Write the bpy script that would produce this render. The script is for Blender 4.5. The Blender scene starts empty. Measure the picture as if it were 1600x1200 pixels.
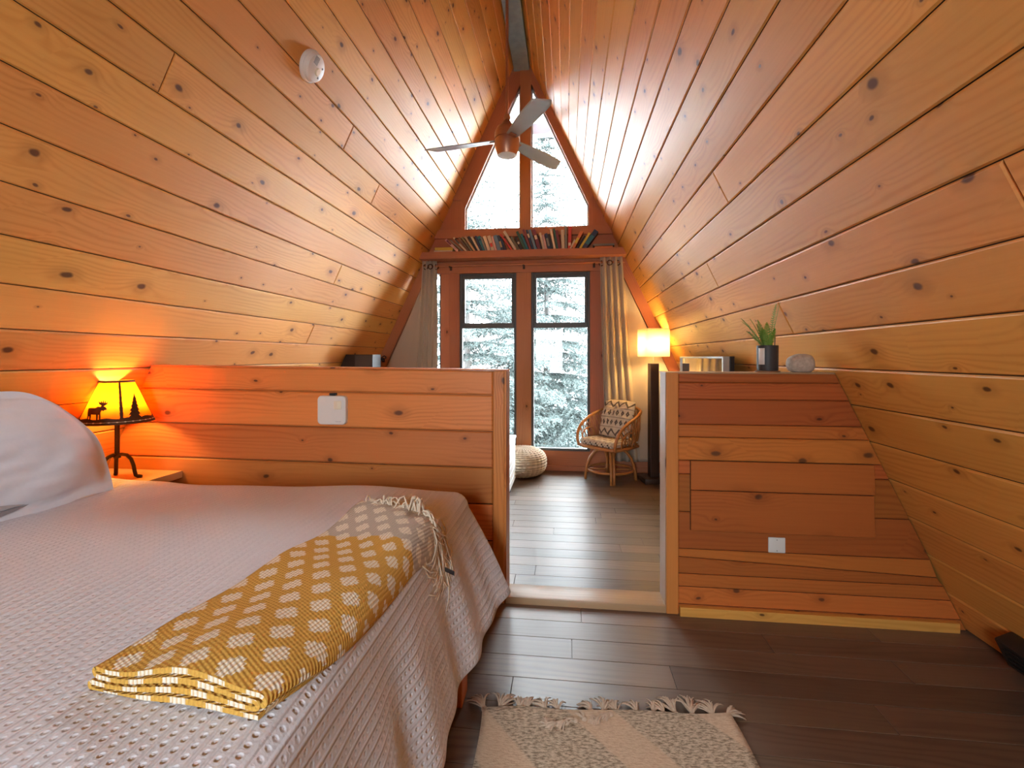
import bpy, bmesh, math, random
from mathutils import Vector, Matrix, Euler, noise as mn

SC = bpy.context.scene
COL = SC.collection
PI = math.pi
R = random.Random(7)

# ------------------------------------------------------------------ camera
CAM_H = 1.17
FPX = 735.0
cam_d = bpy.data.cameras.new('camera')
cam = bpy.data.objects.new('camera', cam_d)
COL.objects.link(cam)
cam.location = (0, 0, CAM_H)
cam.rotation_euler = (PI/2, 0, math.atan(85.0/FPX))
cam_d.sensor_width = 36
cam_d.lens = 36*FPX/1600
cam_d.shift_y = -(600-558)/1600.0
cam_d.clip_start = 0.02
SC.camera = cam

# ------------------------------------------------------------------ world, light, exposure
SKY = 2.6
w = bpy.data.worlds.new('overcast_sky')
SC.world = w
w.use_nodes = True
bgn = w.node_tree.nodes['Background']
bgn.inputs[0].default_value = (0.86, 0.94, 1.0, 1)
# overcast sky: three times as bright overhead as at the horizon
_t = w.node_tree
_tc = _t.nodes.new('ShaderNodeTexCoord'); _sx = _t.nodes.new('ShaderNodeSeparateXYZ')
_t.links.new(_tc.outputs['Generated'], _sx.inputs[0])
_mr = _t.nodes.new('ShaderNodeMapRange')
_mr.inputs[1].default_value = 0; _mr.inputs[2].default_value = 1; _mr.inputs[3].default_value = SKY; _mr.inputs[4].default_value = SKY*3
_t.links.new(_sx.outputs[2], _mr.inputs[0]); _t.links.new(_mr.outputs[0], bgn.inputs[1])
vs = SC.view_settings
vs.view_transform = 'Standard'
vs.look = 'None'
vs.exposure = 3.42
vs.gamma = 1.0
vs.use_curve_mapping = False
cy = SC.cycles
cy.use_denoising = True
cy.max_bounces = 10
cy.diffuse_bounces = 7
cy.glossy_bounces = 4
cy.transparent_max_bounces = 12
cy.sample_clamp_indirect = 8
cy.caustics_reflective = False
cy.caustics_refractive = False

def portal(cx, y, cz, sx, sz, rx=-PI/2):
    d = bpy.data.lights.new('daylight_portal', 'AREA')
    d.shape = 'RECTANGLE'; d.size = sx; d.size_y = sz
    d.cycles.is_portal = True
    o = bpy.data.objects.new('daylight_portal', d)
    o.location = (cx, y, cz); o.rotation_euler = (rx, 0, 0)
    COL.objects.link(o)

YE = 5.25          # inner face of the window wall
YB = -1.7          # wall behind the viewer
YP = 2.217         # face of the half walls
FZ = -0.087        # floor level beyond the half walls
XL, XR, T = 2.69, 1.70, 2.10      # feet of the two roof slopes, their steepness
RX = (XR-XL)/2
RZ = (XR+XL)/2*T
NL = Vector((T, 0, -1)).normalized()     # inward normals
NR = Vector((-T, 0, -1)).normalized()
UL = Vector((1/T, 0, 1)).normalized()    # up the slope
UR = Vector((-1/T, 0, 1)).normalized()
SLN = math.sqrt(1+1/T**2)
def xl(z): return -(XL - z/T)
def xr(z): return XR - z/T

portal(-0.88, YE+0.2, 1.1, 0.66, 2.0)
portal(-0.07, YE+0.2, 1.1, 0.66, 2.0)
portal(-0.45, YE+0.2, 3.1, 1.4, 1.3)
portal(-0.45, YB-0.1, 1.33, .70, 1.10, PI/2)  # portal for the added rear window

# ------------------------------------------------------------------ helpers
def setp(o, label=None, cat=None, group=None, kind=None):
    if label: o['label'] = label
    if cat: o['category'] = cat
    if group: o['group'] = group
    if kind: o['kind'] = kind
    return o

def empty(name, loc=(0, 0, 0), rz=0.0, label=None, cat=None, group=None):
    o = bpy.data.objects.new(name, None)
    o.empty_display_size = 0.1
    o.location = loc; o.rotation_euler = (0, 0, rz)
    COL.objects.link(o)
    return setp(o, label, cat, group)

class MB:
    """mesh builder: verts, faces, per-corner grain uv (metres) and one random pair per face"""
    def __init__(s):
        s.v = []; s.f = []; s.uv = []; s.rn = []; s.m = []
        s.cur = (0.5, 0.5); s.mi = 0
    def add(s, pts, uvs=None):
        b = len(s.v)
        s.v.extend([tuple(p) for p in pts])
        s.f.append(tuple(range(b, b+len(pts))))
        s.uv.append([tuple(q) for q in uvs] if uvs else [(0, 0)]*len(pts))
        s.rn.append(s.cur); s.m.append(s.mi)
    def rnd(s, r=None):
        r = r or R
        s.cur = (r.random(), r.random())
        return s
    def board(s, q, N, t, c=0.004, U=None, off=None, back=False, side=0):
        """convex quad q (4 points, counter-clockwise seen from the face), thickness t along -N, chamfer c"""
        q = [Vector(p) for p in q]; N = Vector(N).normalized()
        if U is None: U = (q[1]-q[0]).normalized()
        U = Vector(U); V = N.cross(U)
        o = off or (R.uniform(0, 60), R.uniform(0, 60))
        def uv(p): return (p.dot(U)+o[0], p.dot(V)+o[1])
        n = len(q); ins = []
        for i in range(n):
            a, b, d = q[i-1], q[i], q[(i+1) % n]
            e1 = (b-a).normalized(); e2 = (d-b).normalized()
            n1 = N.cross(e1); n2 = N.cross(e2)
            k = 1+n1.dot(n2)
            ins.append(b + (n1+n2)*(c/max(k, .2)))
        s.add(ins, [uv(p) for p in ins])
        mid = [p-N*c for p in q]; low = [p-N*t for p in q]
        for i in range(n):
            j = (i+1) % n
            s.add([mid[i], mid[j], ins[j], ins[i]], [uv(mid[i]), uv(mid[j]), uv(ins[j]), uv(ins[i])])
            u0, u1 = uv(low[i]), uv(low[j])
            m0, m1 = uv(mid[i]), uv(mid[j])
            s.mi = side
            s.add([low[i], low[j], mid[j], mid[i]], [(u0[0], u0[1]+t), (u1[0], u1[1]+t), m1, m0]); s.mi = 0
        if back: s.add(low[::-1], [uv(p) for p in low[::-1]])
    def box(s, x0, x1, y0, y1, z0, z1, ax='x', c=0.0):
        """box with grain uv along axis ax"""
        P = lambda x, y, z: Vector((x, y, z))
        o = (R.uniform(0, 60), R.uniform(0, 60))
        def uv(p):
            if ax == 'x': return (p.x+o[0], p.y+p.z+o[1])
            if ax == 'y': return (p.y+o[0], p.x+p.z+o[1])
            return (p.z+o[0], p.x+p.y+o[1])
        if c <= 0:
            F = [[(x0,y0,z0),(x1,y0,z0),(x1,y0,z1),(x0,y0,z1)], [(x1,y1,z0),(x0,y1,z0),(x0,y1,z1),(x1,y1,z1)],
                 [(x0,y1,z0),(x0,y0,z0),(x0,y0,z1),(x0,y1,z1)], [(x1,y0,z0),(x1,y1,z0),(x1,y1,z1),(x1,y0,z1)],
                 [(x0,y0,z1),(x1,y0,z1),(x1,y1,z1),(x0,y1,z1)], [(x0,y1,z0),(x1,y1,z0),(x1,y0,z0),(x0,y0,z0)]]
            for f in F:
                f = [P(*p) for p in f]
                s.add(f, [uv(p) for p in f])
        else:
            bm = bmesh.new()
            bmesh.ops.create_cube(bm, size=1)
            for v in bm.verts:
                v.co = ((x0+x1)/2+v.co.x*(x1-x0), (y0+y1)/2+v.co.y*(y1-y0), (z0+z1)/2+v.co.z*(z1-z0))
            bmesh.ops.bevel(bm, geom=bm.edges[:], offset=c, segments=2, affect='EDGES', profile=0.5)
            for f in bm.faces:
                f = [v.co.copy() for v in f.verts]
                s.add(f, [uv(p) for p in f])
            bm.free()
        return s
    def prism(s, poly, y0, y1, ax='x'):
        """polygon in x,z (counter-clockwise seen from -y) pushed from y0 (front) to y1"""
        o = (R.uniform(0, 60), R.uniform(0, 60))
        if isinstance(ax, str): A = {'x': Vector((1, 0)), 'z': Vector((0, 1))}[ax]
        else: A = Vector(ax).normalized()
        B = Vector((-A.y, A.x))
        def uv(p): q = Vector((p[0], p[1])); return (q.dot(A)+o[0], q.dot(B)+o[1])
        n = len(poly)
        s.add([(p[0], y0, p[1]) for p in poly], [uv(p) for p in poly])
        s.add([(p[0], y1, p[1]) for p in poly[::-1]], [uv(p) for p in poly[::-1]])
        for i in range(n):
            a, b = poly[i], poly[(i+1) % n]
            s.add([(a[0], y1, a[1]), (b[0], y1, b[1]), (b[0], y0, b[1]), (a[0], y0, a[1])],
                  [(uv(a)[0], uv(a)[1]+.1), (uv(b)[0], uv(b)[1]+.1), uv(b), uv(a)])
        return s
    def tube(s, pts, r, n=8, closed=False, caps=True):
        pts = [Vector(p) for p in pts]; m = len(pts)
        rr = r if isinstance(r, (list, tuple)) else [r]*m
        rings = []; up = None; L = 0
        for i in range(m):
            if closed: d = pts[(i+1) % m]-pts[i-1]
            else: d = pts[min(i+1, m-1)]-pts[max(i-1, 0)]
            d.normalize()
            if up is None:
                up = Vector((0, 0, 1)) if abs(d.z) < .9 else Vector((1, 0, 0))
            a = d.cross(up)
            if a.length < 1e-5: a = d.orthogonal()
            a.normalize(); b = a.cross(d); up = b
            if i: L += (pts[i]-pts[i-1]).length
            rings.append(([pts[i]+(a*math.cos(2*PI*k/n)+b*math.sin(2*PI*k/n))*rr[i] for k in range(n)], L))
        cnt = m if closed else m-1
        for i in range(cnt):
            (A, la), (B, lb) = rings[i], rings[(i+1) % m]
            for k in range(n):
                j = (k+1) % n
                s.add([A[k], A[j], B[j], B[k]], [(la, k*.01), (la, k*.01+.01), (lb, k*.01+.01), (lb, k*.01)])
        if caps and not closed:
            s.add(rings[0][0][::-1]); s.add(rings[-1][0])
        return s
    def lathe(s, prof, c=(0, 0, 0), n=32, M=None):
        """profile of (radius, z) pairs, bottom to top"""
        c = Vector(c)
        def pt(r, z, k):
            p = Vector((r*math.cos(2*PI*k/n), r*math.sin(2*PI*k/n), z))
            return (M @ p if M else p)+c
        for (r0, z0), (r1, z1) in zip(prof[:-1], prof[1:]):
            for k in range(n):
                if r0 < 1e-6 and r1 < 1e-6: continue
                if r0 < 1e-6: s.add([pt(r1, z1, k), pt(0, z0, k), pt(r1, z1, k+1)][::-1])
                elif r1 < 1e-6: s.add([pt(r0, z0, k), pt(r0, z0, k+1), pt(0, z1, k)])
                else: s.add([pt(r0, z0, k), pt(r0, z0, k+1), pt(r1, z1, k+1), pt(r1, z1, k)],
                            [(k/n, z0), ((k+1)/n, z0), ((k+1)/n, z1), (k/n, z1)])
        return s
    def grid(s, fn, nu, nv, uvfn=None, closed_u=False):
        P = [[Vector(fn(i/nu, j/nv)) for j in range(nv+1)] for i in range(nu+1)]
        for i in range(nu):
            for j in range(nv):
                q = [P[i][j], P[i+1][j], P[i+1][j+1], P[i][j+1]]
                if uvfn: u = [uvfn(i/nu, j/nv), uvfn((i+1)/nu, j/nv), uvfn((i+1)/nu, (j+1)/nv), uvfn(i/nu, (j+1)/nv)]
                else: u = [(i/nu, j/nv), ((i+1)/nu, j/nv), ((i+1)/nu, (j+1)/nv), (i/nu, (j+1)/nv)]
                s.add(q, u)
        return s
    def xform(s, M):
        s.v = [tuple(M @ Vector(p)) for p in s.v]
        return s
    def build(s, name, mat, parent=None, smooth=False, weld=1e-5, loc=None):
        me = bpy.data.meshes.new(name)
        me.from_pydata(s.v, [], s.f)
        u1 = me.uv_layers.new(name='grain'); u2 = me.uv_layers.new(name='rnd')
        fu = []; fr = []
        for a, b in zip(s.uv, s.rn):
            for q in a: fu.extend(q); fr.extend(b)
        u1.data.foreach_set('uv', fu); u2.data.foreach_set('uv', fr)
        mats = mat if isinstance(mat, (list, tuple)) else [mat]
        for m_ in mats: me.materials.append(m_)
        if len(mats) > 1: me.polygons.foreach_set('material_index', s.m)
        if weld:
            bm = bmesh.new(); bm.from_mesh(me)
            bmesh.ops.remove_doubles(bm, verts=bm.verts[:], dist=weld)
            if smooth: bmesh.ops.recalc_face_normals(bm, faces=bm.faces[:])
            bm.to_mesh(me); bm.free()
        if smooth:
            me.polygons.foreach_set('use_smooth', [True]*len(me.polygons))
            if smooth is not True: me.set_sharp_from_angle(angle=smooth)
        me.update()
        o = bpy.data.objects.new(name, me)
        COL.objects.link(o)
        if parent: o.parent = parent
        if loc: o.location = loc
        return o

def solid(o, t, off=0):
    m = o.modifiers.new('thickness', 'SOLIDIFY'); m.thickness = t; m.offset = off
    return o

# ------------------------------------------------------------------ materials
def nt(name):
    m = bpy.data.materials.new(name); m.use_nodes = True
    t = m.node_tree
    return m, t, t.nodes['Principled BSDF']
def N(t, typ, **k):
    n = t.nodes.new(typ)
    for a, b in k.items(): setattr(n, a, b)
    return n
def lk(t, a, b): t.links.new(a, b)
def math_n(t, op, a, b=None, c=None, clamp=False):
    n = N(t, 'ShaderNodeMath', operation=op, use_clamp=clamp)
    for i, x in enumerate((a, b, c)):
        if x is None: continue
        if isinstance(x, (int, float)): n.inputs[i].default_value = x
        else: lk(t, x, n.inputs[i])
    return n.outputs[0]
def mixc(t, f, a, b, blend='MIX'):
    n = N(t, 'ShaderNodeMix', data_type='RGBA', blend_type=blend)
    for i, x in ((0, f), (6, a), (7, b)):
        if isinstance(x, (int, float)): n.inputs[i].default_value = x
        elif isinstance(x, tuple): n.inputs[i].default_value = (*x, 1) if len(x) == 3 else x
        else: lk(t, x, n.inputs[i])
    return n.outputs[2]
def sstep(t, x, lo, hi):
    n = N(t, 'ShaderNodeMapRange', interpolation_type='SMOOTHSTEP')
    for i, q in ((0, x), (1, lo), (2, hi)):
        if isinstance(q, (int, float)): n.inputs[i].default_value = q
        else: lk(t, q, n.inputs[i])
    return n.outputs[0]
def noise_n(t, vec, scale, detail=2, rough=.5, dim='3D'):
    n = N(t, 'ShaderNodeTexNoise', noise_dimensions=dim)
    if vec is not None: lk(t, vec, n.inputs['Vector'])
    n.inputs['Scale'].default_value = scale; n.inputs['Detail'].default_value = detail
    n.inputs['Roughness'].default_value = rough
    return n.outputs[0]
def vmul(t, v, s):
    n = N(t, 'ShaderNodeVectorMath', operation='MULTIPLY'); lk(t, v, n.inputs[0]); n.inputs[1].default_value = s
    return n.outputs[0]
def bump(t, b, h, strength, dist):
    n = N(t, 'ShaderNodeBump'); n.inputs['Strength'].default_value = strength; n.inputs['Distance'].default_value = dist
    lk(t, h, n.inputs['Height']); lk(t, n.outputs[0], b.inputs['Normal'])

def wood(name, light, dark, knots=1.0, rough=.36, coat=.2, var=.35, grain=42, knotcol=(.10, .034, .014), kscale=(3.0, 5.0), spec=.5):
    m, t, b = nt(name)
    uv = N(t, 'ShaderNodeUVMap', uv_map='grain').outputs[0]
    rn = N(t, 'ShaderNodeUVMap', uv_map='rnd').outputs[0]
    sx = N(t, 'ShaderNodeSeparateXYZ'); lk(t, uv, sx.inputs[0])
    sr = N(t, 'ShaderNodeSeparateXYZ'); lk(t, rn, sr.inputs[0])
    v = sx.outputs[1]
    n1 = noise_n(t, vmul(t, uv, (1.1, 7, 1)), 1, 2)
    vo = N(t, 'ShaderNodeTexVoronoi', voronoi_dimensions='2D')
    wob = N(t, 'ShaderNodeVectorMath', operation='ADD')
    lk(t, vmul(t, uv, (kscale[0], kscale[1], 1)), wob.inputs[0])
    nz = N(t, 'ShaderNodeTexNoise'); lk(t, vmul(t, uv, (9, 14, 1)), nz.inputs['Vector']); nz.inputs['Scale'].default_value = 1
    lk(t, vmul(t, nz.outputs[1], (.12, .12, 0)), wob.inputs[1])
    lk(t, wob.outputs[0], vo.inputs['Vector']); vo.inputs['Scale'].default_value = 1
    vo.inputs['Randomness'].default_value = 1
    dk = vo.outputs['Distance']
    sc = N(t, 'ShaderNodeSeparateColor'); lk(t, vo.outputs['Color'], sc.inputs[0])
    sel = math_n(t, 'GREATER_THAN', sc.outputs[0], 1-0.72*knots)
    rad = math_n(t, 'MULTIPLY_ADD', math_n(t, 'POWER', sc.outputs[1], 1.5), .085, .024)
    kn = math_n(t, 'MULTIPLY', math_n(t, 'SUBTRACT', 1, sstep(t, dk, math_n(t, 'MULTIPLY', rad, .45), rad)), sel)
    halo = math_n(t, 'MULTIPLY', math_n(t, 'SUBTRACT', 1, sstep(t, dk, rad, math_n(t, 'MULTIPLY', rad, 3.2))), sel)
    bmpk = math_n(t, 'DIVIDE', 1, math_n(t, 'MULTIPLY_ADD', math_n(t, 'POWER', math_n(t, 'DIVIDE', dk, math_n(t, 'MULTIPLY', rad, 2.2)), 2), 1, 1))
    bmpk = math_n(t, 'MULTIPLY', bmpk, sel)
    g = math_n(t, 'MULTIPLY_ADD', n1, 5.5, math_n(t, 'MULTIPLY_ADD', v, grain, math_n(t, 'MULTIPLY', bmpk, 2.6)))
    li = math_n(t, 'MULTIPLY_ADD', math_n(t, 'SINE', math_n(t, 'MULTIPLY', g, 2*PI)), .5, .5)
    li = math_n(t, 'POWER', li, 2.2)
    fine = noise_n(t, vmul(t, uv, (2.2, 120, 1)), 1, 3, .6)
    big = noise_n(t, vmul(t, uv, (.9, 4.5, 1)), 1, 2)
    big2 = noise_n(t, vmul(t, uv, (.7, 3.1, 3)), 1.3, 2)
    f = math_n(t, 'ADD', math_n(t, 'MULTIPLY', li, math_n(t, 'MULTIPLY', sstep(t, big2, .35, .65), .42)), math_n(t, 'ADD', math_n(t, 'MULTIPLY', fine, .42), math_n(t, 'MULTIPLY_ADD', big, .6, -.26)), clamp=True)
    col = mixc(t, f, light, dark)
    col = mixc(t, math_n(t, 'MULTIPLY', halo, .32), col, tuple(x*.6 for x in dark))
    col = mixc(t, math_n(t, 'MULTIPLY', kn, .93), col, knotcol)
    hs = N(t, 'ShaderNodeHueSaturation'); lk(t, col, hs.inputs['Color'])
    lk(t, math_n(t, 'MULTIPLY_ADD', sr.outputs[0], var, 1-var/2), hs.inputs['Value'])
    lk(t, math_n(t, 'MULTIPLY_ADD', sr.outputs[1], .014, .493), hs.inputs['Hue'])
    lk(t, hs.outputs[0], b.inputs['Base Color'])
    lk(t, math_n(t, 'MULTIPLY_ADD', fine, .16, rough-.08), b.inputs['Roughness'])
    b.inputs['Specular IOR Level'].default_value = spec
    b.inputs['Coat Weight'].default_value = coat; b.inputs['Coat Roughness'].default_value = .36
    bump(t, b, math_n(t, 'SUBTRACT', math_n(t, 'MULTIPLY', li, -.4), fine), .12, .002)
    return m

def plain(name, col, rough=.5, metal=0, spec=.5, nscale=0, namp=.15, bscale=0, bstr=.2, sheen=0, trans=0):
    m, t, b = nt(name)
    b.inputs['Roughness'].default_value = rough; b.inputs['Metallic'].default_value = metal
    b.inputs['Specular IOR Level'].default_value = spec
    tc = N(t, 'ShaderNodeTexCoord')
    if nscale:
        nn = noise_n(t, tc.outputs['Object'], nscale, 4, .6)
        c = mixc(t, nn, tuple(max(0, x*(1-namp)) for x in col), tuple(min(1, x*(1+namp)) for x in col))
        lk(t, c, b.inputs['Base Color'])
    else: b.inputs['Base Color'].default_value = (*col, 1)
    if bscale: bump(t, b, noise_n(t, tc.outputs['Object'], bscale, 4, .6), bstr, .01)
    if sheen: b.inputs['Sheen Weight'].default_value = sheen
    if trans: b.inputs['Transmission Weight'].default_value = trans
    return m

def fabric(name, col, weave=900, bstr=.25, var=.12, translucent=0.0):
    m, t, b = nt(name)
    b.inputs['Roughness'].default_value = .9; b.inputs['Specular IOR Level'].default_value = .15
    tc = N(t, 'ShaderNodeTexCoord')
    nn = noise_n(t, tc.outputs['Object'], weave*.12, 4, .7)
    c = mixc(t, nn, tuple(x*(1-var) for x in col), tuple(min(1, x*(1+var)) for x in col))
    lk(t, c, b.inputs['Base Color'])
    bump(t, b, noise_n(t, tc.outputs['Object'], weave*.25, 2), bstr, .003)
    if translucent:
        tr = N(t, 'ShaderNodeBsdfTranslucent'); lk(t, c, tr.inputs[0])
        mx = N(t, 'ShaderNodeMixShader'); mx.inputs[0].default_value = translucent
        lk(t, b.outputs[0], mx.inputs[1]); lk(t, tr.outputs[0], mx.inputs[2])
        lk(t, mx.outputs[0], t.nodes['Material Output'].inputs[0])
    return m

PINE = wood('varnished_pine', (.75, .36, .092), (.54, .21, .041), kscale=(3.5, 5.8), knots=1.0, var=.18, coat=0, rough=.43, spec=.22)
CEDAR = wood('red_cedar', (.66, .24, .062), (.40, .11, .024), kscale=(3.4, 5.6), knots=.85, var=.42, rough=.45, coat=.0, spec=.3)
CEDAR_SHADED = wood('shaded_red_cedar', (.52, .155, .035), (.31, .075, .016), kscale=(3.4, 5.6), knots=.85, var=.5, rough=.45, coat=.0, spec=.25)  # red cedar again, with the right side's dimmer light put into the colour
FIR = wood('stained_fir', (.50, .205, .095), (.34, .12, .05), knots=.15, var=.2, grain=60, rough=.45, coat=0, spec=.3)
FLOORW = wood('dark_laminate', (.17, .115, .08), (.085, .054, .036), knots=.12, var=.5, grain=30, rough=.36, coat=.0, knotcol=(.03, .018, .012), spec=.5)
SILLW = wood('worn_sill_wood', (.42, .26, .14), (.26, .14, .07), knots=.2, var=.2, rough=.4)
PALEW = wood('pale_pine', (.70, .50, .26), (.52, .33, .14), knots=.3, var=.1, rough=.5)
DARKW = wood('dark_brown_wood', (.055, .030, .020), (.03, .016, .011), knots=0, var=.1, rough=.4)
WHITEW = wood('white_painted_wood', (.70, .70, .66), (.62, .62, .58), knots=0, var=.08, rough=.5, coat=0)
RATTAN = plain('rattan_cane', (.48, .20, .055), .38, nscale=30, namp=.3)
ROOFGAP = plain('dark_gap', (.03, .015, .008), .9)  # on groove sides: finish build-up plus gap shade, both put into the colour
SOFFIT = plain('blue_grey_soffit_paint', (.42, .48, .56), .7, nscale=8, namp=.06)
BEAM_SHEEN = plain('blue_grey_beam_sheen', (.20, .27, .31), .55, nscale=14, namp=.35)  # bluish reflection on the wooden beam, put into its colour
DRYWALL = plain('cream_wallboard', (.60, .52, .40), .8)
ALU = plain('grey_brown_aluminium', (.075, .08, .078), .45, metal=.2, nscale=20, namp=.1)
BLACKM = plain('black_metal', (.012, .012, .013), .45)
BLACKP = plain('black_plastic', (.014, .015, .018), .38)
WHITEP = plain('white_plastic', (.72, .71, .68), .38)
CREAMP = plain('cream_plastic', (.80, .72, .55), .4)
GREYP = plain('grey_plastic', (.25, .25, .25), .4)
COPPER = plain('brushed_copper', (.46, .24, .155), .36, metal=.85, nscale=60, namp=.08)
BRONZE = plain('rust_brown_iron', (.075, .032, .014), .55, metal=.3, nscale=90, namp=.4)
SILVER = plain('silver_fan_blade', (.40, .43, .44), .4, metal=.3, nscale=10, namp=.08)
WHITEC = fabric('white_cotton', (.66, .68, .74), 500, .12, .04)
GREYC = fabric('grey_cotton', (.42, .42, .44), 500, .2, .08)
LINEN = fabric('beige_linen', (.56, .48, .385), 900, .2, .06, .22)
YARN = fabric('cream_yarn', (.68, .56, .43), 900, .3, .12)
RUGYARN = fabric('oatmeal_yarn', (.52, .40, .30), 1200, .4, .3)
POUFY = fabric('cream_knit_yarn', (.66, .57, .44), 700, .4, .1)
STONE = plain('speckled_stone', (.46, .38, .31), .85, nscale=70, namp=.45, bscale=60, bstr=.4)
MIRRORG = plain('mirror_glass', (.85, .86, .85), .03, metal=1)
SOIL = plain('potting_soil', (.03, .02, .014), .95, nscale=150, namp=.6, bscale=200, bstr=.6)
POT = plain('charcoal_pot', (.035, .034, .036), .55)
FERN = plain('fern_green', (.15, .29, .035), .55, nscale=40, namp=.4)
BARK = plain('spruce_bark', (.10, .095, .09), .9, nscale=20, namp=.4)
NEEDLE = plain('frosted_needles', (.026, .040, .037), .8, nscale=3, namp=.35)
NEEDLE2 = plain('pale_frosted_needles', (.038, .052, .049), .8, nscale=3, namp=.3)
SNOW = plain('snow', (.80, .82, .85), .8, bscale=3, bstr=.3)

def glass_mat():
    m, t, b = nt('window_glass')
    t.nodes.remove(b)
    tr = N(t, 'ShaderNodeBsdfTransparent'); tr.inputs[0].default_value = (.97, .98, .98, 1)
    gl = N(t, 'ShaderNodeBsdfGlossy'); gl.inputs['Roughness'].default_value = .01
    fr = N(t, 'ShaderNodeFresnel'); fr.inputs[0].default_value = 1.35
    mx = N(t, 'ShaderNodeMixShader')
    lk(t, fr.outputs[0], mx.inputs[0]); lk(t, tr.outputs[0], mx.inputs[1]); lk(t, gl.outputs[0], mx.inputs[2])
    lk(t, mx.outputs[0], t.nodes['Material Output'].inputs[0])
    return m
GLASS = glass_mat()

def shade_mat(name, col, tr_amt, nstr=0):
    m, t, b = nt(name)
    b.inputs['Roughness'].default_value = .8; b.inputs['Specular IOR Level'].default_value = .1
    tc = N(t, 'ShaderNodeTexCoord')
    nn = noise_n(t, vmul(t, tc.outputs['Object'], (14, 14, 150)) if nstr else tc.outputs['Object'], 1 if nstr else 25, 3, .6)
    c = mixc(t, nn, tuple(x*.86 for x in col), tuple(min(1, x*1.1) for x in col))
    lk(t, c, b.inputs['Base Color'])
    tr = N(t, 'ShaderNodeBsdfTranslucent'); lk(t, c, tr.inputs[0])
    mx = N(t, 'ShaderNodeMixShader'); mx.inputs[0].default_value = tr_amt
    lk(t, b.outputs[0], mx.inputs[1]); lk(t, tr.outputs[0], mx.inputs[2])
    lk(t, mx.outputs[0], t.nodes['Material Output'].inputs[0])
    return m
MICA = shade_mat('amber_mica', (.96, .47, .07), .75)
PAPER = shade_mat('ribbed_paper', (.92, .88, .74), .6, 1)

# knitted bedspread: rows of scalloped stitches along the foot of the bed
def coverlet_mat():
    m, t, b = nt('waffle_knit_cotton')
    b.inputs['Roughness'].default_value = .9; b.inputs['Specular IOR Level'].default_value = .1
    uv = N(t, 'ShaderNodeUVMap', uv_map='grain').outputs[0]
    sx = N(t, 'ShaderNodeSeparateXYZ'); lk(t, uv, sx.inputs[0])
    a, bb = sx.outputs[0], sx.outputs[1]
    ra = math_n(t, 'DIVIDE', a, .024)
    row = math_n(t, 'FLOOR', ra); fa = math_n(t, 'ABSOLUTE', math_n(t, 'SUBTRACT', math_n(t, 'FRACT', ra), .5))
    sb = math_n(t, 'ADD', math_n(t, 'DIVIDE', bb, .017), math_n(t, 'MULTIPLY', row, .5))
    fb = math_n(t, 'ABSOLUTE', math_n(t, 'SUBTRACT', math_n(t, 'FRACT', sb), .5))
    d = math_n(t, 'SQRT', math_n(t, 'ADD', math_n(t, 'POWER', math_n(t, 'MULTIPLY', fa, 1.5), 2), math_n(t, 'POWER', math_n(t, 'MULTIPLY', fb, 1.05), 2)))
    hole = math_n(t, 'SUBTRACT', 1, sstep(t, d, .10, .34))
    rib = sstep(t, fa, .30, .48)
    tc = N(t, 'ShaderNodeTexCoord')
    fz = noise_n(t, tc.outputs['Object'], 220, 2)
    h = math_n(t, 'ADD', math_n(t, 'MULTIPLY', hole, -.8), math_n(t, 'ADD', math_n(t, 'MULTIPLY', rib, .6), math_n(t, 'MULTIPLY', fz, .25)))
    col = mixc(t, fz, (.67, .67, .715), (.73, .73, .775))
    lk(t, col, b.inputs['Base Color'])
    bump(t, b, h, .6, .006)
    return m
COVERLET = coverlet_mat()

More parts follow.
